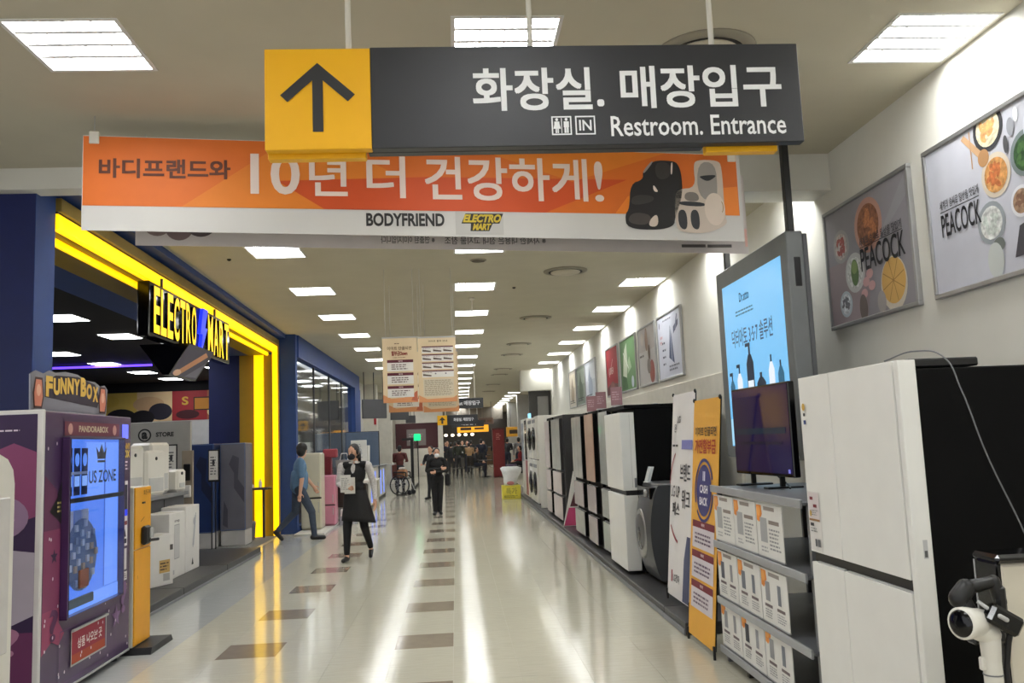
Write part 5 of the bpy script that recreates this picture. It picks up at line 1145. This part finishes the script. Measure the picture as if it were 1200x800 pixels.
# local: faces -y (that is, to the image right); his right side (local -x) is toward the camera
B = [ell((0,0,.90),(.15,.115,.13),JEAN), ell((0,-.01,1.04),(.15,.115,.14),SHB), ell((0,-.02,1.22),(.165,.118,.18),SHB), cap((-.14,-.02,1.35),(.14,-.02,1.35),.06,.06,SHB), cap((0,-.03,1.37),(0,-.05,1.46),.052,.05,SKIN), cap((0,0,.93),(0,-.01,1.1),.155,.15,SHB)]
B += head((0,-.065,1.535), (.75,-.6,-.05), 1.64, SKIN, pa)
B += [cap((-.205,-.02,1.34),(-.235,-.02,1.10),.062,.058,SHB), cap((-.235,-.02,1.10),(-.245,-.03,1.05),.042,.04,SKIN), cap((-.245,-.03,1.05),(-.235,.0,.82),.040,.028,SKIN)]
B += hand((-.235,.0,.82),(.05,.12,-1),(0,-1,0),SKIN,1.65,.4)
B += [cap((.205,-.02,1.34),(.24,-.10,1.10),.062,.058,SHB), cap((.24,-.10,1.10),(.25,-.26,.90),.042,.028,SKIN)]
B += hand((.25,-.26,.90),(0,-.5,-.8),(0,-.8,.5),SKIN,1.65,.4)
B += [cap((-.08,0,.88),(-.09,-.20,.48),.092,.066,JEAN), cap((-.09,-.20,.48),(-.09,-.24,.09),.062,.048,JEAN), cap((-.09,-.21,.05),(-.10,-.40,.038),.045,.036,SHOE)]
B += [cap((.08,.02,.88),(.09,.06,.48),.092,.066,JEAN), cap((.09,.06,.48),(.09,.34,.20),.062,.046,JEAN), cap((.09,.39,.16),(.09,.29,.04),.042,.034,SHOE)]
fuse(B, .0085, 'body', ma, pa)
hc = Vector((0,-.065,1.535)); hf = Vector((.75,-.6,0)).normalized()
fuse([ell(hc+Vector((0,0,.035))-hf*.02,(.094,.098,.098),HAIR), ell(hc-hf*.045-Vector((0,0,.02)),(.085,.08,.095),HAIR)], .008, 'hair', ma)
# ---- distant woman, arms crossed, white mask
fa = T('person', 'person all in black with a white mask and crossed arms, standing mid-corridor', 'person', (-.44, 19.1, 0), .1)
pa = []; G = mat('glove_grey', (150, 140, 136), .7)
B = [ell((0,0,.80),(.15,.11,.13),BLK), ell((0,0,.95),(.135,.10,.13),BLK), ell((0,0,1.08),(.15,.11,.15),BLK), cap((-.12,0,1.2),(.12,0,1.2),.055,.055,BLK), cap((0,0,1.2),(0,-.01,1.28),.045,.043,SKIN)]
B += head((0,-.03,1.345), (.05,-1,-.1), 1.5, SKIN, pa, mask=True)
B += [cap((-.17,0,1.18),(-.22,-.03,.97),.052,.045,BLK), cap((-.22,-.03,.97),(.06,-.17,1.0),.042,.034,BLK)]+hand((.06,-.17,1.0),(1,.1,.1),(0,0,1),SKIN,1.5,.6)
B += [cap((.17,0,1.18),(.22,-.03,.96),.052,.045,BLK), cap((.22,-.03,.96),(-.02,-.2,.93),.042,.034,BLK)]+hand((-.02,-.2,.93),(-1,.0,-.05),(0,0,1),SKIN,1.5,.6)
B += [cap((-.07,0,.8),(-.07,-.01,.43),.085,.062,BLK), cap((-.07,-.01,.43),(-.06,.01,.08),.06,.05,BLK), cap((-.06,.02,.045),(-.10,-.14,.035),.042,.034,SHOE), cap((.07,0,.8),(.06,.0,.43),.085,.062,BLK), cap((.06,0,.43),(.045,.03,.08),.06,.05,BLK), cap((.045,.04,.045),(.06,-.12,.035),.042,.034,SHOE)]
fuse(B, .009, 'body', fa, pa)
hc = Vector((0,-.03,1.345)); hf = Vector((.05,-1,0)).normalized()
fuse([ell(hc+Vector((0,0,.034))-hf*.02,(.078,.084,.086),HAIR), ell(hc-hf*.045-Vector((0,0,.02)),(.07,.06,.08),HAIR)], .009, 'hair', fa)
fuse([ell(hc+hf*.048-Vector((0,0,.05)),(.055,.05,.05),mat('mask_white',(228,228,230),.8))], .009, 'mask', fa)
t = T('handbag', 'black bag hanging at the side of the crossed-arms person', 'bag', (-.22, 19.12, .62)); MB(BLK).rbox(-.05, .07, -.08, .08, 0, .26, .03).build('body', t); MB(BLK).path([(0,0,.26),(.0,0,.55)], .01).build('strap', t)

# ---- generic far figures
def figure(label, x, y, rz, h, top, legs, pose='stand', hair=HAIR, vox=.02, lean=0.0, mask=None):
    t = T('person', label, 'person', (x, y, 0), rz); s = h/1.7; pa = []; B = []
    zh = .90*s if pose != 'sit' else .57
    z = lambda v: zh+(v-.90)*s
    f = lambda a, b, v: (a*s, b*s+lean*(v-.9), z(v))
    B += [ell(f(0,0,.92),(.155*s,.12*s,.13*s),legs), ell(f(0,0,1.08),(.14*s,.11*s,.14*s),top), ell(f(0,0,1.24),(.165*s,.118*s,.17*s),top), cap(f(-.14,0,1.38),f(.14,0,1.38),.06*s,.06*s,top), cap(f(0,0,1.4),f(0,-.02,1.48),.05*s,.048*s,SKIN)]
    hc = Vector(f(0,-.03,1.57)); B += head(hc, (0,-1,-.05), h, SKIN, pa, mask=mask)
    for q_ in (-1, 1):
        if pose == 'stand': el, wr = f(q_*.25,.02,1.12), f(q_*.24,-.08,.88)
        elif pose == 'sit': el, wr = f(q_*.24,.0,1.12), f(q_*.16,-.28,1.02)
        else: el, wr = f(q_*.24,-.08,1.14), f(q_*.14,-.30,1.12)
        B += [cap(f(q_*.2,0,1.37),el,.06*s,.05*s,top), cap(el,wr,.045*s,.032*s,top)]+hand(wr,Vector(wr)-Vector(el),(0,-1,.3),SKIN,h*1.1,.4)
        if pose == 'sit': B += [cap((q_*.09*s,0,zh),(q_*.11*s,-.42*s,zh),.09*s,.066*s,legs), cap((q_*.11*s,-.42*s,zh),(q_*.11*s,-.38*s,.08),.06*s,.046*s,legs), cap((q_*.11*s,-.36*s,.045),(q_*.11*s,-.56*s,.035),.042,.035,SHOE)]
        else: B += [cap(f(q_*.085,0,.9),(q_*.1*s,-.02*q_,.47*s),.092*s,.066*s,legs), cap((q_*.1*s,-.02*q_,.47*s),(q_*.1*s,.03*q_,.08),.062*s,.046*s,legs), cap((q_*.1*s,.05+.03*q_,.045),(q_*.12*s,-.14+.03*q_,.035),.042,.035,SHOE)]
    fuse(B, vox, 'body', t, pa)
    fuse([ell(hc+Vector((0,.02,.035)),(.083*s,.088*s,.092*s),hair), ell(hc+Vector((0,.045,-.02)),(.075*s,.065*s,.085*s),hair)], vox*.8, 'hair', t)
    if mask: fuse([ell(hc+Vector((0,-.05,-.05)),(.055,.05,.05),mask)], vox*.7, 'mask', t)
    return t
MAR = mat('jacket_maroon', (84, 36, 34), .8, var=.12); GRN = mat('jacket_dark_green', (46, 50, 40), .8, var=.1); CHA = mat('coat_charcoal', (36, 36, 40), .8, var=.1); BEI = mat('coat_beige', (150, 120, 86), .8); NAV = mat('coat_navy', (30, 34, 50), .8); GRY = mat('coat_grey', (110, 108, 108), .8); RED_ = mat('jacket_red', (128, 30, 36), .8); WCL = mat('top_white', (204, 202, 200), .8)
figure('person in a maroon jacket with a white collar standing behind the wheelchair', -1.82, 27.9, PI-.2, 1.55, MAR, CHA, 'hold', vox=.014)
figure('person in a dark green coat standing with the back turned before the food court seats', .12, 39.0, PI, 1.68, GRN, CHA, 'stand', vox=.018)
figure('person in black sitting on a chair left of the red pillar', .85, 37.8, PI/2, 1.65, CHA, NAV, 'sit')
figure('person in a beige coat near the food court seats', .62, 41.5, PI, 1.55, BEI, CHA, 'hold')
figure('person in charcoal standing just behind the crossed-arms person', -.72, 24.5, -.6, 1.50, CHA, CHA, 'hold', vox=.015)
figure('person in navy at the left of the distant crowd', -.45, 43.5, .3, 1.66, NAV, CHA, 'stand')
figure('person in a grey top in the distant crowd, beside the navy one', -.05, 45.5, PI-.4, 1.62, GRY, NAV, 'stand')
figure('person in a white top deep in the distant crowd', .35, 48.0, 0, 1.66, WCL, CHA, 'stand')
figure('person in a dark coat deep in the distant crowd', .85, 50.0, PI, 1.68, CHA, CHA, 'stand')
figure('person in a red jacket sitting right of the red pillar', 2.75, 37.0, -PI/2, 1.62, RED_, CHA, 'sit')
figure('person in grey standing behind the seats right of the red pillar', 2.95, 40.5, PI, 1.70, GRY, NAV, 'stand')
figure('person in a green top at the far left of the distant crowd', -.95, 47.0, PI/2, 1.60, GRN, CHA, 'stand')
for i, (x, y, c) in enumerate(((-.25, 41.0, CHA), (.55, 44.5, CHA), (1.25, 43.0, NAV), (-.6, 50.0, CHA), (.1, 52.0, MAR), (1.5, 46.5, CHA), (-1.3, 44.5, CHA), (2.2, 48.5, CHA), (.9, 54.0, GRY), (2.5, 42.0, CHA))):
    figure('person in %s in the distant crowd, %s' % ({CHA: 'charcoal', NAV: 'navy', MAR: 'maroon', GRY: 'grey'}[c], ('just left of the dark green coat', 'behind the beige coat', 'right of the beige coat', 'far left of its rear', 'in the middle of its rear', 'behind the red pillar', 'by the gate side', 'right of its rear', 'deepest of all', 'right of the red pillar')[i]), x, y, (PI, .4, PI, 0, PI, -.5, PI/2, PI, 0, PI)[i], 1.58+.02*(i*3 % 7), c, (CHA, NAV)[i % 2], ('stand', 'hold')[i % 2], vox=.025)
# ---- wheelchair
t = T('wheelchair', 'wheelchair with a tan bag on it, seen beside the white counters', 'wheelchair', (-1.72, 27.2, 0), 1.35)
for q_ in (-.28, .28):
    mb = MB(BLACK)
    for i in range(24):
        a, b = 2*PI*i/24, 2*PI*(i+1)/24; mb.tube((q_, .30*math.cos(a), .32+.30*math.sin(a)), (q_, .30*math.cos(b), .32+.30*math.sin(b)), .02, n=6, caps=False)
    mb.build('tyre', t); mb = MB(LGREY)
    for i in range(12): a = 2*PI*i/12; mb.tube((q_, 0, .32), (q_, .29*math.cos(a), .32+.29*math.sin(a)), .004, n=5)
    o = mb.build('spokes', t); o['kind'] = 'stuff'
    MB(BLACK).tube((q_-.03, 0, .32), (q_+.03, 0, .32), .035).build('hub', t); MB(LGREY).path([(q_*.85,.25,.5),(q_*.85,.28,.95),(q_*.85,.42,.97)], .014).build('push_handle', t); MB(BLACK).path([(q_*.85,-.2,.5),(q_*.85,-.2,.7),(q_*.85,.2,.72)], .02).build('armrest', t); MB(LGREY).path([(q_*.8,-.2,.5),(q_*.8,-.35,.1)], .014).build('leg_rest', t)
    MB(BLACK).lathe([(.07,-.015),(.08,0),(.07,.015)], q_*.8, -.3, .08, 14, 'x').build('caster', t)
MB(BLACK).rbox(-.23, .23, -.22, .22, .48, .53, .02).build('seat', t); MB(mat('seat_maroon', (90, 40, 34), .7)).rbox(-.23, .23, .22, .26, .53, .95, .02).build('backrest', t)
t = T('shopping_bag', 'tan bag sitting on the wheelchair seat', 'bag', (-1.72, 27.18, .531), 1.35); MB(mat('bag_tan', (150, 100, 60), .7)).rbox(-.17, .17, -.15, .12, 0, .26, .04).build('body', t); MB(mat('bag_white', (206, 200, 190), .7)).rbox(-.12, .12, -.1, .08, .26, .33, .03).build('top', t)
# ================================================================== HANGING POSTERS mid hall
PB = pr(214, 190, 150); PO = pr(206, 140, 92); MRN = pr(92, 28, 44); PW = pr(224, 220, 214)
BEIGE = mat('poster_beige', (216, 194, 158), .7, var=.03)
def leaflet(x, y, z, w, h, label, draw, rz=0):
    t = T('hanging_poster', label, 'poster', (x, y, z), rz); MB(BEIGE).box(0, w, 0, .004, 0, h).build('sheet', t)
    p = Print((0,0,0), lift=.001, base=.001); draw(p, w, h); p.build('print', t); MB(LGREY).rbox(-.005, w+.005, -.006, .01, h-.008, h+.008, .002).build('top_rail', t)
    for a in (.04, w-.04): MB(LGREY).tube((a, 0, h), (a, 0, CH-z), .0025, n=6).build('cord', t)
def l1(p, w, h):
    p.poly([(0,0),(w,0),(w,.05),(w*.8,.1),(w*.6,.06),(.1,.05),(0,.1)], PO); p.poly([(w*.8,.02),(w*.98,.01),(w*.98,.14),(w*.9,.12)], pr(176,90,60), 1)
    p.lines(w*.35,h-.085,w*.5,h-.065,1,pr(90,60,50)); p.text('이마트 단골되면', w*.14,h-.155,w*.84,h-.11,pr(96,70,50),.02); p.text('할부금Down', w*.26,h-.225,w*.72,h-.165,pr(130,50,40),.04); p.lines(w*.3,h-.255,w*.8,h-.24,1,pr(120,90,70))
    for v in (.385, .225, .065):
        p.rect(w*.13, v, w*.88, v+.14, PW, 1); p.rect(w*.13, v+.105, w*.88, v+.14, MRN, 2); p.text('혜택', w*.45, v+.112, w*.57, v+.132, pr(220,190,190), .02, 3); p.lines(w*.25, v+.015, w*.78, v+.09, 3, pr(110,90,90), 3)
def l2(p, w, h):
    p.poly([(0,0),(w,0),(w,.08),(w*.9,.05),(.1,.04),(0,.09)], PO); p.text('이마트 할부 안내', w*.28,h-.06,w*.78,h-.035,pr(80,60,50),.02)
    for i, v in enumerate((.605, .505, .405, .305)):
        p.rect(w*.1, v, w*.93, v+.085, PW, 1); p.rect(w*.1, v+.07, w*.93, v+.085, MRN, 2)
        for a in (.12, .4, .67):
            if i == 3 and a > .2: p.disc(w*(a+.05), v+.045, .01, .01, pr(120,110,120), 3, 8); continue
            p.poly([(w*a, v+.02),(w*(a+.22), v+.012),(w*(a+.22), v+.028),(w*a, v+.045)], pr(96,80,70), 3); p.lines(w*a, v+.05, w*(a+.24), v+.065, 1, pr(170,150,140), 3)
    p.rect(w*.12, .07, w*.92, .285, pr(208,196,172), 1); p.lines(w*.15, .08, w*.9, .275, 11, pr(150,136,116), 2, rag=.15)
leaflet(-.865, 10.5, 2.065, .425, .80, 'beige hanging poster with three maroon boxes, front left of the hanging group', l1)
leaflet(-.43, 10.5, 2.055, .465, .80, 'beige hanging poster with four maroon rows and small print, front right of the hanging group', l2)
leaflet(-.885, 11.6, 1.99, .46, .82, 'beige hanging poster whose lower edge shows behind the front left one', l1)
leaflet(-.42, 11.6, 1.975, .48, .82, 'beige hanging poster whose lower edge shows behind the front right one', l2)
# ---- far hanging signs
def hsign(x, y, z, w, h, label, txt, yel, bits):
    t = T('hanging_sign', label, 'sign', (x, y, z)); MB(SGN).rbox(0, w, 0, .08, 0, h, .003).build('panel', t)
    p = Print((0,0,0))
    if yel: MB(SY).rbox(0, h, -.008, .0, 0, h, .002).build('yellow_panel', t); p.O = Vector((0,-.008,0)); p.poly([(h*.5,h*.85),(h*.85,h*.5),(h*.6,h*.5),(h*.6,h*.15),(h*.4,h*.15),(h*.4,h*.5),(h*.15,h*.5)], pr(50,50,52)); p.O = Vector((0,0,0))
    p.text(txt, bits[0]*w, bits[1]*h, bits[2]*w, bits[3]*h, pr(226,226,230), .03); p.build('lettering', t)
    for a in (.2, .8): MB(WHITE).tube((a*w, .04, h), (a*w, .04, CH-z), .012).build('hanging_pole', t)
hsign(-.36, 23.0, 2.46, 1.13, .27, 'charcoal hanging sign with white Korean lettering just right of the hanging posters', 'out 매장입구', False, (.36, .3, .92, .75))
hsign(-.66, 32.0, 2.22, 1.5, .36, 'charcoal hanging sign with a yellow arrow square, second one down the hall', '화장실. 매장입구', True, (.4, .35, .9, .7))
hsign(-.2, 42.0, 2.3, 1.6, .3, 'charcoal hanging sign farthest down the hall', '매장입구', False, (.3, .3, .8, .7))
# ---- right end bulkhead and wall returns
struct(MB(WALLW).box(2.1, 3.3, 26.6, 27.2, 3.08, CH).build('wall_right'))
struct(MB(mat('dark_recess', (70, 68, 66), .5)).box(2.35, 3.05, 27.0, 27.15, 1.9, 3.08).build('wall_right'))
struct(MB(mat('glass_grey_panel', (140, 138, 134), .3)).box(2.62, 2.95, 26.9, 26.99, 2.0, 2.9).build('trim_3'))
struct(MB(WALLW).box(5.6, 5.8, 27.2, 66, 0, CH).build('wall_right'))
for i, y in enumerate((33.0, 41.0, 49.0)):
    o = struct(MB(mat('column_grey', (170, 168, 162), .6)).rbox(3.0, 3.6, y, y+.6, 0, CH, .02).build('wall_right'))
# ---- left far walls
LWM = mat('left_wall_white', (206, 202, 192), .6)
struct(MB(LWM).box(-3.5, -3.2, 26.9, 66, 0, CH).build('wall_left'))
for i, (y, x) in enumerate(((30.4, -2.75), (35.2, -2.6), (44.0, -2.3))):
    struct(MB(LWM).rbox(-3.21, x, y, y+.5, 0, CH, .01).build('wall_left'))
t = T('wall_notice', 'orange and cream notice sheet on the left wall column', 'notice', (-3.1, 30.37, 1.25)); MB(pr(214, 196, 168)).box(0, .34, 0, .012, 0, .55).build('sheet', t); p = Print((0,0,0)); p.rect(.02,.4,.32,.52,pr(200,110,60)); p.lines(.05,.06,.3,.36,6,pr(150,110,90)); p.build('print', t)
t = T('fire_cabinet', 'narrow red fire bell box on the left wall column', 'fire box', (-2.85, 30.37, 2.3)); MB(pr(176, 24, 40)).rbox(0, .08, 0, .02, 0, .5, .004).build('plate', t); MB(LGREY).lathe([(.03,-.02),(.03,0)], .04, 0, .35, 14, 'y').build('bell', t)
# dark glass gate with a green lamp
t = T('security_gate', 'black glass security gate with a glowing green sign', 'gate', (-1.58, 30.0, 0), .0)
MB(BLACK).rbox(0, .1, 0, .1, 0, 1.75, .006).build('post', t); MB(BLACK).rbox(0, .08, 4.4, 4.5, 0, 1.7, .006).build('post', t); MB(mat('gate_glass_dark', (40, 42, 42), .1, coat=.5)).box(.03, .06, .1, 4.4, .06, 1.65).build('glass', t); MB(BLACK).box(.02, .08, .1, 4.4, .0, .06).build('base_rail', t)
MB(BLACK).rbox(-.3, .25, .02, .08, 1.7, 1.78, .006).build('arm', t); MB(scr(20, 220, 130, 1.6)).rbox(.12, .36, -.01, .06, 1.68, 1.92, .03).build('green_lamp', t)
# maroon shop front with posters behind the gate
t = T('storefront', 'dark maroon shop front with a grey poster far down the left side', 'shop front', (-2.98, 42.9, 0)); MB(mat('front_maroon', (66, 26, 32), .6)).rbox(0, 2.1, 0, .1, 1.35, 2.6, .01).build('fascia', t); MB(LWM).rbox(0, 2.1, 0, .1, 0, 1.35, .01).build('lower_wall', t); MB(LWM).rbox(0, 2.1, 0.005, .1, 2.6, 3.7, .01).build('upper_wall', t); MB(LWM).rbox(2.1, 2.35, -.05, .3, 0, 3.72, .01).build('pillar', t)
p = Print((0,0,0)); p.rect(.55,1.5,1.5,2.3,pr(120,112,110)); p.lines(.65,1.7,1.4,2.1,4,pr(170,160,158),1); p.build('poster', t)
# ---- food court end
DKW = mat('court_dark', (58, 52, 46), .7, var=.2, scale=1.5)
struct(MB(DKW).box(-3.6, 9, 64, 64.3, 0, CH).build('wall_back'))
struct(MB(mat('court_beam', (110, 104, 94), .7)).box(-3.2, 3.0, 54, 54.4, 2.95, CH).build('trim_4'))
LITW = scr(255, 214, 150, 1.6)
for i, (x, y, w, h, z, c, lab) in enumerate(((.1, 52.0, 1.9, .42, 2.15, (216, 150, 30), 'amber lit shop sign over the distant food counters'), (-2.4, 56.0, 1.4, .3, 2.3, (230, 226, 214), 'white lit shop sign at the left of the distant food counters'), (2.6, 44.0, 1.6, .5, 1.75, (206, 148, 40), 'ochre sign board right of the red pillar'), (1.3, 47.0, .8, .35, 2.5, (90, 70, 60), 'small brown hanging board above the crowd'))):
    t = T('shop_sign', lab, 'sign', (x, y, z)); MB(mat('sign_body_%d' % i, c, .5, emit=(.9 if i < 2 else .12), ecol=c)).rbox(0, w, 0, .12, 0, h, .01).build('panel', t)
    p = Print((0,0,0)); p.rect(.1*w,.3*h,.45*w,.7*h,pr(60,44,30)); p.rect(.55*w,.35*h,.85*w,.65*h,pr(90,60,30)); p.build('print', t)
    for a in (.15, .85): MB(DGREY).tube((a*w, .06, h), (a*w, .06, CH-z), .012).build('hanger', t)
for i in range(9):
    t = T('pendant_lamp', '%s small warm pendant lamp over the distant food counters, counted from the left' % (ORD[i] if i else 'leftmost'), 'lamp', (-2.3+.42*i, 55.0+.6*(i % 2), 2.05)); MB(scr(255, 236, 200, 4)).ell((0,0,0), (.11,.11,.09), 12, 8).build('bulb', t); MB(BLACK).tube((0,0,.08),(0,0,CH-2.05),.008,n=6).build('cord', t)
for i, (x, y, w, h, c, lab) in enumerate(((-2.9, 57.5, 3.0, 1.1, (70, 60, 50), 'dark counter at the left of the distant food court'), (.4, 58.5, 2.6, 1.15, (96, 74, 52), 'brown counter in the middle of the distant food court'), (3.3, 56.0, 2.2, 1.2, (60, 54, 52), 'dark counter at the right of the distant food court'))):
    t = T('food_counter', lab, 'counter', (x, y, 0)); MB(mat('counter_%d' % i, c, .5)).rbox(0, w, 0, .8, .02, h, .02).build('body', t); MB(MGREY).rbox(-.03, w+.03, -.03, .83, h, h+.05, .006).build('top', t); MB(BLACK).box(.05,w-.05,.05,.75,0,.02).build('plinth', t)
t = T('advertising_pillar', 'dark red square advertising pillar right of the distant crowd', 'pillar', (1.6, 37.3, 0)); MB(mat('pillar_red', (120, 26, 28), .4)).rbox(0, .5, 0, .5, .04, 2.05, .01).build('shaft', t); MB(mat('pillar_red_dark', (80, 18, 20), .4)).rbox(-.02, .52, -.02, .52, 0, .04, .004).build('base', t); MB(mat('pillar_red_dark', (80, 18, 20), .4)).rbox(-.03, .53, -.03, .53, 2.05, 2.12, .006).build('cap', t); p = Print((0,0,0)); p.lines(.15,1.6,.36,1.9,4,pr(190,120,110)); p.build('print', t)
CHM = mat('chair_dark', (40, 34, 30), .5)
def chair(x, y, rz, lab, m=CHM):
    t = T('dining_chair', lab, 'chair', (x, y, 0), rz); MB(m).rbox(-.21,.21,-.21,.21,.42,.46,.01).build('seat', t); MB(m).rbox(-.21,.21,.19,.22,.5,.9,.01).build('backrest', t)
    for a in (-.19, .19):
        MB(m).tube((a,-.19,0),(a,-.19,.42),.014).build('leg', t); MB(m).tube((a,.2,0),(a,.2,.9),.014).build('leg', t)
chair(.75, 39.2, .4, 'dark dining chair facing away near the dark green coat'); chair(.82, 37.8, PI/2, 'dark dining chair the person in black sits on'); chair(2.72, 37.05, -PI/2, 'dark dining chair the person in red sits on'); chair(.1, 37.6, -1.2, 'dark dining chair left of the seated person in black')
t = T('dining_table', 'dark dining table left of the red pillar', 'table', (1.3, 38.6, 0)); MB(CHM).rbox(-.3,.3,-.35,.35,.7,.73,.006).build('top', t); MB(CHM).tube((0,0,.02),(0,0,.7),.03).build('pedestal', t); MB(CHM).lathe([(.22,0),(.22,.02),(.03,.03)], n=18).build('base', t)
t = T('wooden_chair', 'light wooden high chair right of the red pillar', 'chair', (3.2, 36.2, 0)); WD = mat('wood_light', (190, 128, 70), .5)
MB(WD).rbox(-.2,.2,-.2,.2,.5,.54,.01).build('seat', t); MB(WD).rbox(-.2,.2,.17,.2,.6,1.05,.01).build('backrest', t)
for a in (-.18,.18):
    for b in (-.18,.18): MB(WD).tube((a,b,0),(a,b,.5),.018).build('leg', t)
# dining tables far
for i, (x, y) in enumerate(((-1.6, 50.0), (1.6, 53.0))):
    t = T('dining_table', ('dark table at the left of the distant crowd', 'dark table deep behind the red pillar')[i], 'table', (x, y, 0)); MB(CHM).rbox(-.5,.5,-.4,.4,.7,.74,.006).build('top', t); MB(CHM).tube((0,0,.02),(0,0,.7),.04).build('pedestal', t); MB(CHM).lathe([(.25,0),(.25,.02),(.03,.03)], n=18).build('base', t)
# ================================================================== sub-parts: small pieces belong to the part they sit on
def nest(thing, parent, *names):
    for t in [o for o in C.objects if o.parent is None and o.name.split('.')[0] == thing]:
        ks = kids(t); hosts = [k for k in ks if k.name.split('.')[0] == parent]
        if not hosts: continue
        for k in ks:
            if k.name.split('.')[0] in names: k.parent = hosts[0]
bpy.context.view_layer.update()
for a in (('refrigerator', 'door', 'stickers', 'handle_strip', 'handle_trim', 'handle'), ('refrigerator', 'body', 'hinge_cover', 'side_label', 'top_rail', 'plinth'),
          ('carton', 'box', 'tape', 'print'), ('air_purifier', 'body', 'button', 'grille'), ('television', 'panel', 'screen', 'picture'),
          ('vending_machine', 'lit_back', 'window_print'), ('vending_machine', 'topper_panel', 'topper_print'), ('vending_machine', 'cabinet', 'side_print', 'foot'),
          ('token_machine', 'upper_door', 'coin_unit', 'coin_plate', 'lever', 'slot'), ('framed_poster', 'sheet', 'print'), ('hanging_poster', 'sheet', 'print'),
          ('washing_machine', 'door_ring', 'door_glass'), ('washing_machine', 'control_panel', 'dial'), ('advertising_display', 'screen', 'picture'), ('advertising_display', 'housing', 'side_vent', 'rear_housing'),
          ('banner_stand', 'sheet', 'print', 'clip'), ('price_card', 'sheet', 'print'), ('cordless_vacuum', 'motor_head', 'filter_cap'), ('cordless_vacuum', 'battery', 'badge', 'chrome_trim'), ('cordless_vacuum', 'wand', 'wand_ring', 'release_button'),
          ('shop_sign', 'box', 'letter', 'bolt'), ('hanging_sign', 'charcoal_panel', 'lettering'), ('hanging_sign', 'yellow_panel', 'arrow'), ('hanging_banner', 'fabric', 'print', 'clip'), ('waste_bin', 'body', 'rib'), ('display_shelf', 'shelf_board', 'price_rail')):
    nest(*a)
